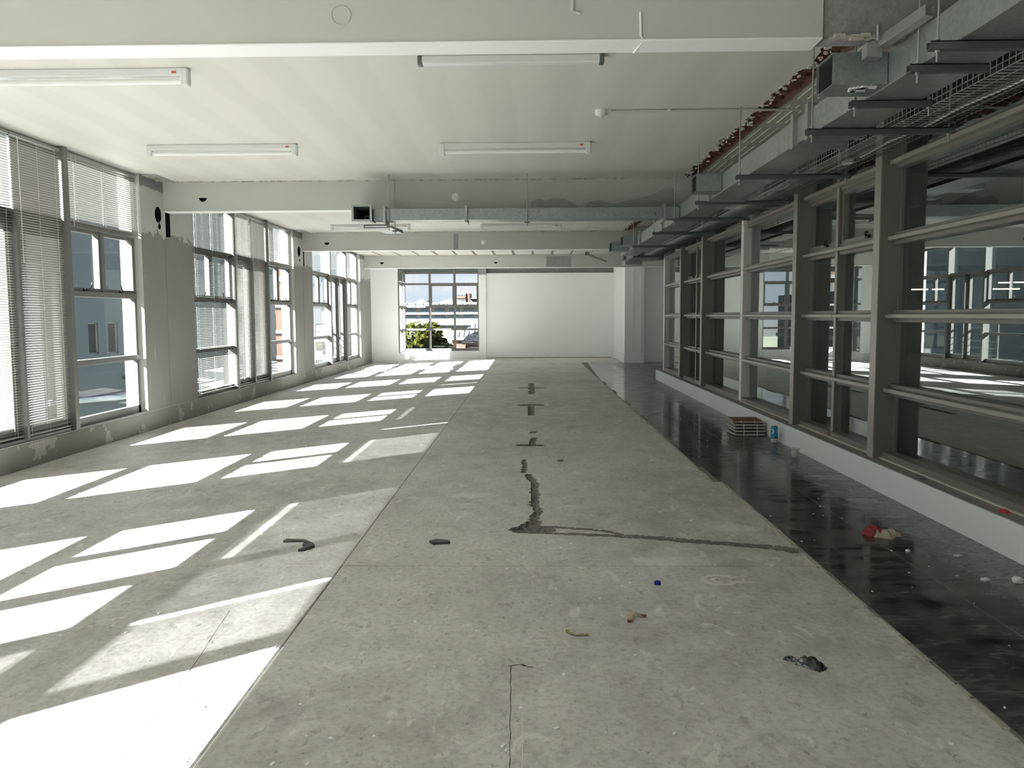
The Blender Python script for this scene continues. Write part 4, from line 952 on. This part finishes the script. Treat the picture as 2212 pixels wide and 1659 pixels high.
def cloth(name, label, cat, c, parts, wav=.45):
    o = root(name, c, label, cat)
    for pn, mat, (cx, cyy), (rx, ry), h, ang, seed in parts:
        mb = MB(); n, m = 26, 18; vs = []; up_ = []; ca_, sa_ = math.cos(ang), math.sin(ang)
        for j in range(m+1):
            for i in range(n+1):
                u, v = i/n*2-1, j/m*2-1; w = max(0, 1-(abs(u)**2.4+abs(v)**2.4))
                x, y = u*rx*(1+.22*mnoise.noise((u*2, v*2, seed))), v*ry*(1+.25*mnoise.noise((u*2+5, v*2, seed)))
                z = h*w**.5*(1-wav+wav*math.sin(u*7+v*3+2*mnoise.noise((u*3, v*3, seed+2))))*.8+h*.25*w**.5+.004*abs(mnoise.noise((u*6, v*6, seed)))
                vs.append((c[0]+cx+x*ca_-y*sa_, c[1]+cyy+x*sa_+y*ca_, c[2]+max(.002, z)))
        W = n+1; k = len(vs); lo_ = [(a, b, c[2]) for a, b, _ in vs]
        mb.add(vs+lo_, [(j*W+i, j*W+i+1, (j+1)*W+i+1, (j+1)*W+i) for j in range(m) for i in range(n)]+
               [(k+j*W+i, k+(j+1)*W+i, k+(j+1)*W+i+1, k+j*W+i+1) for j in range(m) for i in range(n)]+
               [(i, i+1, k+i+1, k+i) for i in range(n)]+[(m*W+i, m*W+i+1, k+m*W+i+1, k+m*W+i) for i in range(n)]+
               [(j*W, (j+1)*W, k+(j+1)*W, k+j*W) for j in range(m)]+[(j*W+n, (j+1)*W+n, k+(j+1)*W+n, k+j*W+n) for j in range(m)], 0, True)
        mb.build(pn, mat, o)
    return o
plain('cloth_red', (.30, .045, .055), .9); plain('cloth_cream', (.44, .41, .35), .9, 0, .2, .15, 25)
cloth('rag', 'crumpled red and cream rag on the black tiles', 'cloth', (2.05, 4.78, TZ), [('red_part', 'cloth_red', (-.035, .03), (.052, .055), .055, .2, 1.0), ('cream_part', 'cloth_cream', (.0, -.025), (.06, .035), .042, -.6, 4.0), ('cream_fold', 'cloth_cream', (.065, .025), (.055, .04), .036, -.25, 7.0)])
def bag_mat():
    t = NT('bag_film'); f = t.noise(30, 5, .6, dist=1.2); M['bag_film'] = t.shader(t.bsdf(t.ramp(f, [(.45, (.012, .016, .022)), (.52, (.05, .06, .07)), (.60, (.35, .36, .36))]), .25, 0, .5))
bag_mat()
cloth('plastic_bag', 'small twisted dark plastic bag on the concrete near the tiles', 'bag', (1.03, 3.0, 0), [('body', 'bag_film', (.01, -.01), (.05, .028), .035, -.75, 3.0), ('neck', 'bag_film', (-.045, .04), (.028, .012), .016, -.6, 6.0)], .14)
cp = root('bottle_cap', (.619, 3.925, 0), 'bright blue bottle cap on the bare concrete', 'cap')
plain('cap_blue', (.012, .03, .36), .35)
mb = MB(); mb.lathe((.619, 3.925, .0), [(0, .0165), (.0125, .0165), (.0148, .014), (.0152, 0), (.0135, 0), (.013, .012), (0, .013)], 36); mb.build('shell', 'cap_blue', cp)
mb = MB()
for q in range(24): a = q*math.pi/12; mb.obox((.619+.0153*math.cos(a), 3.925+.0153*math.sin(a), .007), (.0005*math.cos(a), .0005*math.sin(a), 0), (-.0008*math.sin(a), .0008*math.cos(a), 0), (0, 0, .006))
mb.build('grip_ridges', 'cap_blue', cp)
def strip(name, label, cat, pts, w, mat, tips=None, th=.0025):
    o = root(name, pts[0], label, cat); mb = MB()
    for a, b in zip(pts[:-1], pts[1:]):
        a, b = Vector(a), Vector(b); d_ = (b-a); s = Vector((-d_.y, d_.x, 0)).normalized()*w/2
        mb.prism([a-s, b-s*.9, b+s*.9, a+s], (0, 0, th))
    mb.build('paper', mat, o)
    if tips:
        for p in (pts[0], pts[-1]): MB().obox((p[0], p[1], p[2]+.004), (w*.45, 0, 0), (0, w*.3, 0), (0, 0, .004)).build('burnt_end', tips, o)
plain('scrap_paper', (.52, .44, .34), .8); plain('burnt_brown', (.20, .07, .045), .8); plain('scrap_yellow', (.40, .37, .20), .8)
strip('paper_scrap', 'curled cream scrap with brown ends on the concrete', 'paper', [(.425, 3.43, .001), (.432, 3.475, .014), (.455, 3.50, .016), (.492, 3.485, .003)], .022, 'scrap_paper', 'burnt_brown')
strip('yellow_strip', 'thin yellowish strip of packing on the concrete', 'strip', [(.155, 3.315, .002), (.165, 3.29, .008), (.185, 3.275, .003), (.212, 3.28, .006), (.232, 3.278, .002)], .014, 'scrap_yellow', 'scrap_yellow')
plain('dark_plastic', (.05, .053, .055), .5, 0, .5, .3, 25)
def shard(name, label, cat, pts, z, h, mat):
    o = MB().prism([(x, y, z) for x, y in pts], (0, 0, h)).build(name, mat, None, origin=(pts[0][0], pts[0][1], z)); return tag(o, label, cat)
shard('rubber_piece', 'flat dark slab of rubber on the concrete mid floor', 'scrap', [(-.575, 4.66), (-.54, 4.70), (-.46, 4.675), (-.452, 4.635), (-.55, 4.615)], 0, .012, 'dark_plastic')
shard('torn_plastic', 'torn dark plastic strip on a sunlit patch of floor', 'scrap', [(-1.42, 4.66), (-1.41, 4.70), (-1.30, 4.69), (-1.24, 4.62), (-1.245, 4.60), (-1.31, 4.665)], 0, .012, 'dark_plastic')
shard('torn_plastic', 'curled grey plastic piece beside the torn strip', 'scrap', [(-1.285, 4.58), (-1.235, 4.61), (-1.21, 4.56), (-1.25, 4.48), (-1.28, 4.47), (-1.25, 4.54)], 0, .016, 'dark_plastic')
o = MB().tube([(.255, 7.33, .012), (.30, 7.32, .012)], .011, 8).build('metal_sleeve', 'zinc', None, origin=(.27, 7.32, 0)); tag(o, 'small pale metal sleeve lying right of the cracked channel', 'sleeve')
plain('plaster_flake', (.74, .725, .69), .9, 0, .2, .12, 40, .4)
# scraped plaster mark shaped like a broken ring
pm = root('plaster_scab', (.96, 3.98, 0), 'pale ring-shaped scab of plaster stuck to the concrete', 'plaster')
for r0_, r1_, a0, a1 in ((.055, .085, 40, 320), (.02, .04, 90, 300)):
    n = 26; mb = MB(); P = []
    for q in range(n+1):
        t_ = T(a0+(a1-a0)*q/n); w = (1+.12*mnoise.noise((q*.7, r0_*50, 0)))
        P.append((.93+r0_*w*math.cos(t_)*1.1, 3.985+r0_*w*math.sin(t_), .93+r1_*w*math.cos(t_)*1.1, 3.985+r1_*w*math.sin(t_)))
    for p, q in zip(P[:-1], P[1:]): mb.prism([(p[0], p[1], 0), (p[2], p[3], 0), (q[2], q[3], 0), (q[0], q[1], 0)], (0, 0, .004))
    mb.build('flake', 'plaster_flake', pm)
MB().prism([(.98, 4.03, 0), (1.09, 4.045, 0), (1.08, 4.035, 0), (1.0, 4.01, 0)], (0, 0, .004)).build('flake', 'plaster_flake', pm)
MB().prism([(.98, 3.93, 0), (1.09, 3.94, 0), (1.08, 3.955, 0), (1.0, 3.965, 0)], (0, 0, .004)).build('flake', 'plaster_flake', pm)
def lump(name, label, c, r, mat='kerb_paint', sq=.6, cat='plaster'):
    mb = MB(); n, m = 12, 7; vs = []
    for j in range(m+1):
        th = math.pi*j/m
        for i in range(n):
            ph = 2*math.pi*i/n; v = Vector((math.sin(th)*math.cos(ph), math.sin(th)*math.sin(ph), math.cos(th)))
            k_ = 1+.35*mnoise.noise(v*1.7+Vector(c)*9); vs.append((c[0]+v.x*r[0]*k_, c[1]+v.y*r[1]*k_, max(c[2], c[2]+r[2]*sq+v.z*r[2]*k_)))
    mb.add(vs, [(j*n+i, j*n+(i+1) % n, (j+1)*n+(i+1) % n, (j+1)*n+i) for j in range(m) for i in range(n)], 0)
    return tag(mb.build(name, mat, None, origin=c), label, cat)
lump('plaster_lump', 'fist-sized white lump of plaster at the right edge on the tiles', (2.345, 3.935, TZ), (.028, .024, .02))
lump('plaster_lump', 'long white plaster crumb left of the larger lump', (2.205, 3.965, TZ), (.024, .012, .01))
lump('plaster_lump', 'white plaster crumb in front of the crumpled rag', (2.06, 4.46, TZ), (.014, .012, .008))
lump('plaster_lump', 'thin white plaster flake near the kerb right of the rag', (2.28, 4.37, TZ), (.024, .008, .006))
plain('red_soft', (.45, .02, .03), .5)
cloth('red_scrap', 'small bright red scrap lying on the grey sill top', 'scrap', (2.60, 4.515, .212), [('blob', 'red_soft', (0, 0), (.016, .034), .016, .25, 2.0)])
for (x, y, a), l_ in zip(((2.615, 5.53, .3), (2.622, 5.50, 1.4), (2.585, 5.42, .1)), ('leftmost loose screw on the grey sill top', 'second loose screw, touching the first, on the grey sill', 'third loose screw, nearest the kerb edge, on the grey sill')):
    o = root('screw', (x, y, .216), l_, 'screw', 'loose screws on the sill'); dx, dy = math.cos(a)*.018, math.sin(a)*.018
    MB().tube([(x-dx, y-dy, .2165), (x+dx, y+dy, .2165)], [.0035, .002], 8).build('shank', 'dark_steel', o)
    MB().tube([(x-dx*1.15, y-dy*1.15, .2165), (x-dx, y-dy, .2165)], .0045, 8).build('head', 'dark_steel', o)
# uncountable crumbs
rnd = random.Random(5); mb = MB()
for q in range(520):
    if rnd.random() < .84: x, y, z = rnd.uniform(-3.9, 1.4), 2.1+rnd.random()**1.7*11, 0
    else: x, y, z = rnd.uniform(1.52, 2.5), 2.3+rnd.random()**1.6*8, TZ
    if z and x > 2.1 and 8.6 < y < 9.5: continue
    r = rnd.uniform(.0018, .0062) if not z else rnd.uniform(.0014, .004); a = rnd.uniform(0, 3.14)
    mb.obox((x, y, z+r*.35), (r*math.cos(a)*1.5, r*math.sin(a)*1.5, 0), (-r*math.sin(a), r*math.cos(a), 0), (0, r*.1, r*.4))
tag(mb.build('plaster_crumbs', 'kerb_paint', None), 'white crumbs of plaster scattered over concrete and black tiles', 'debris', None, 'stuff')
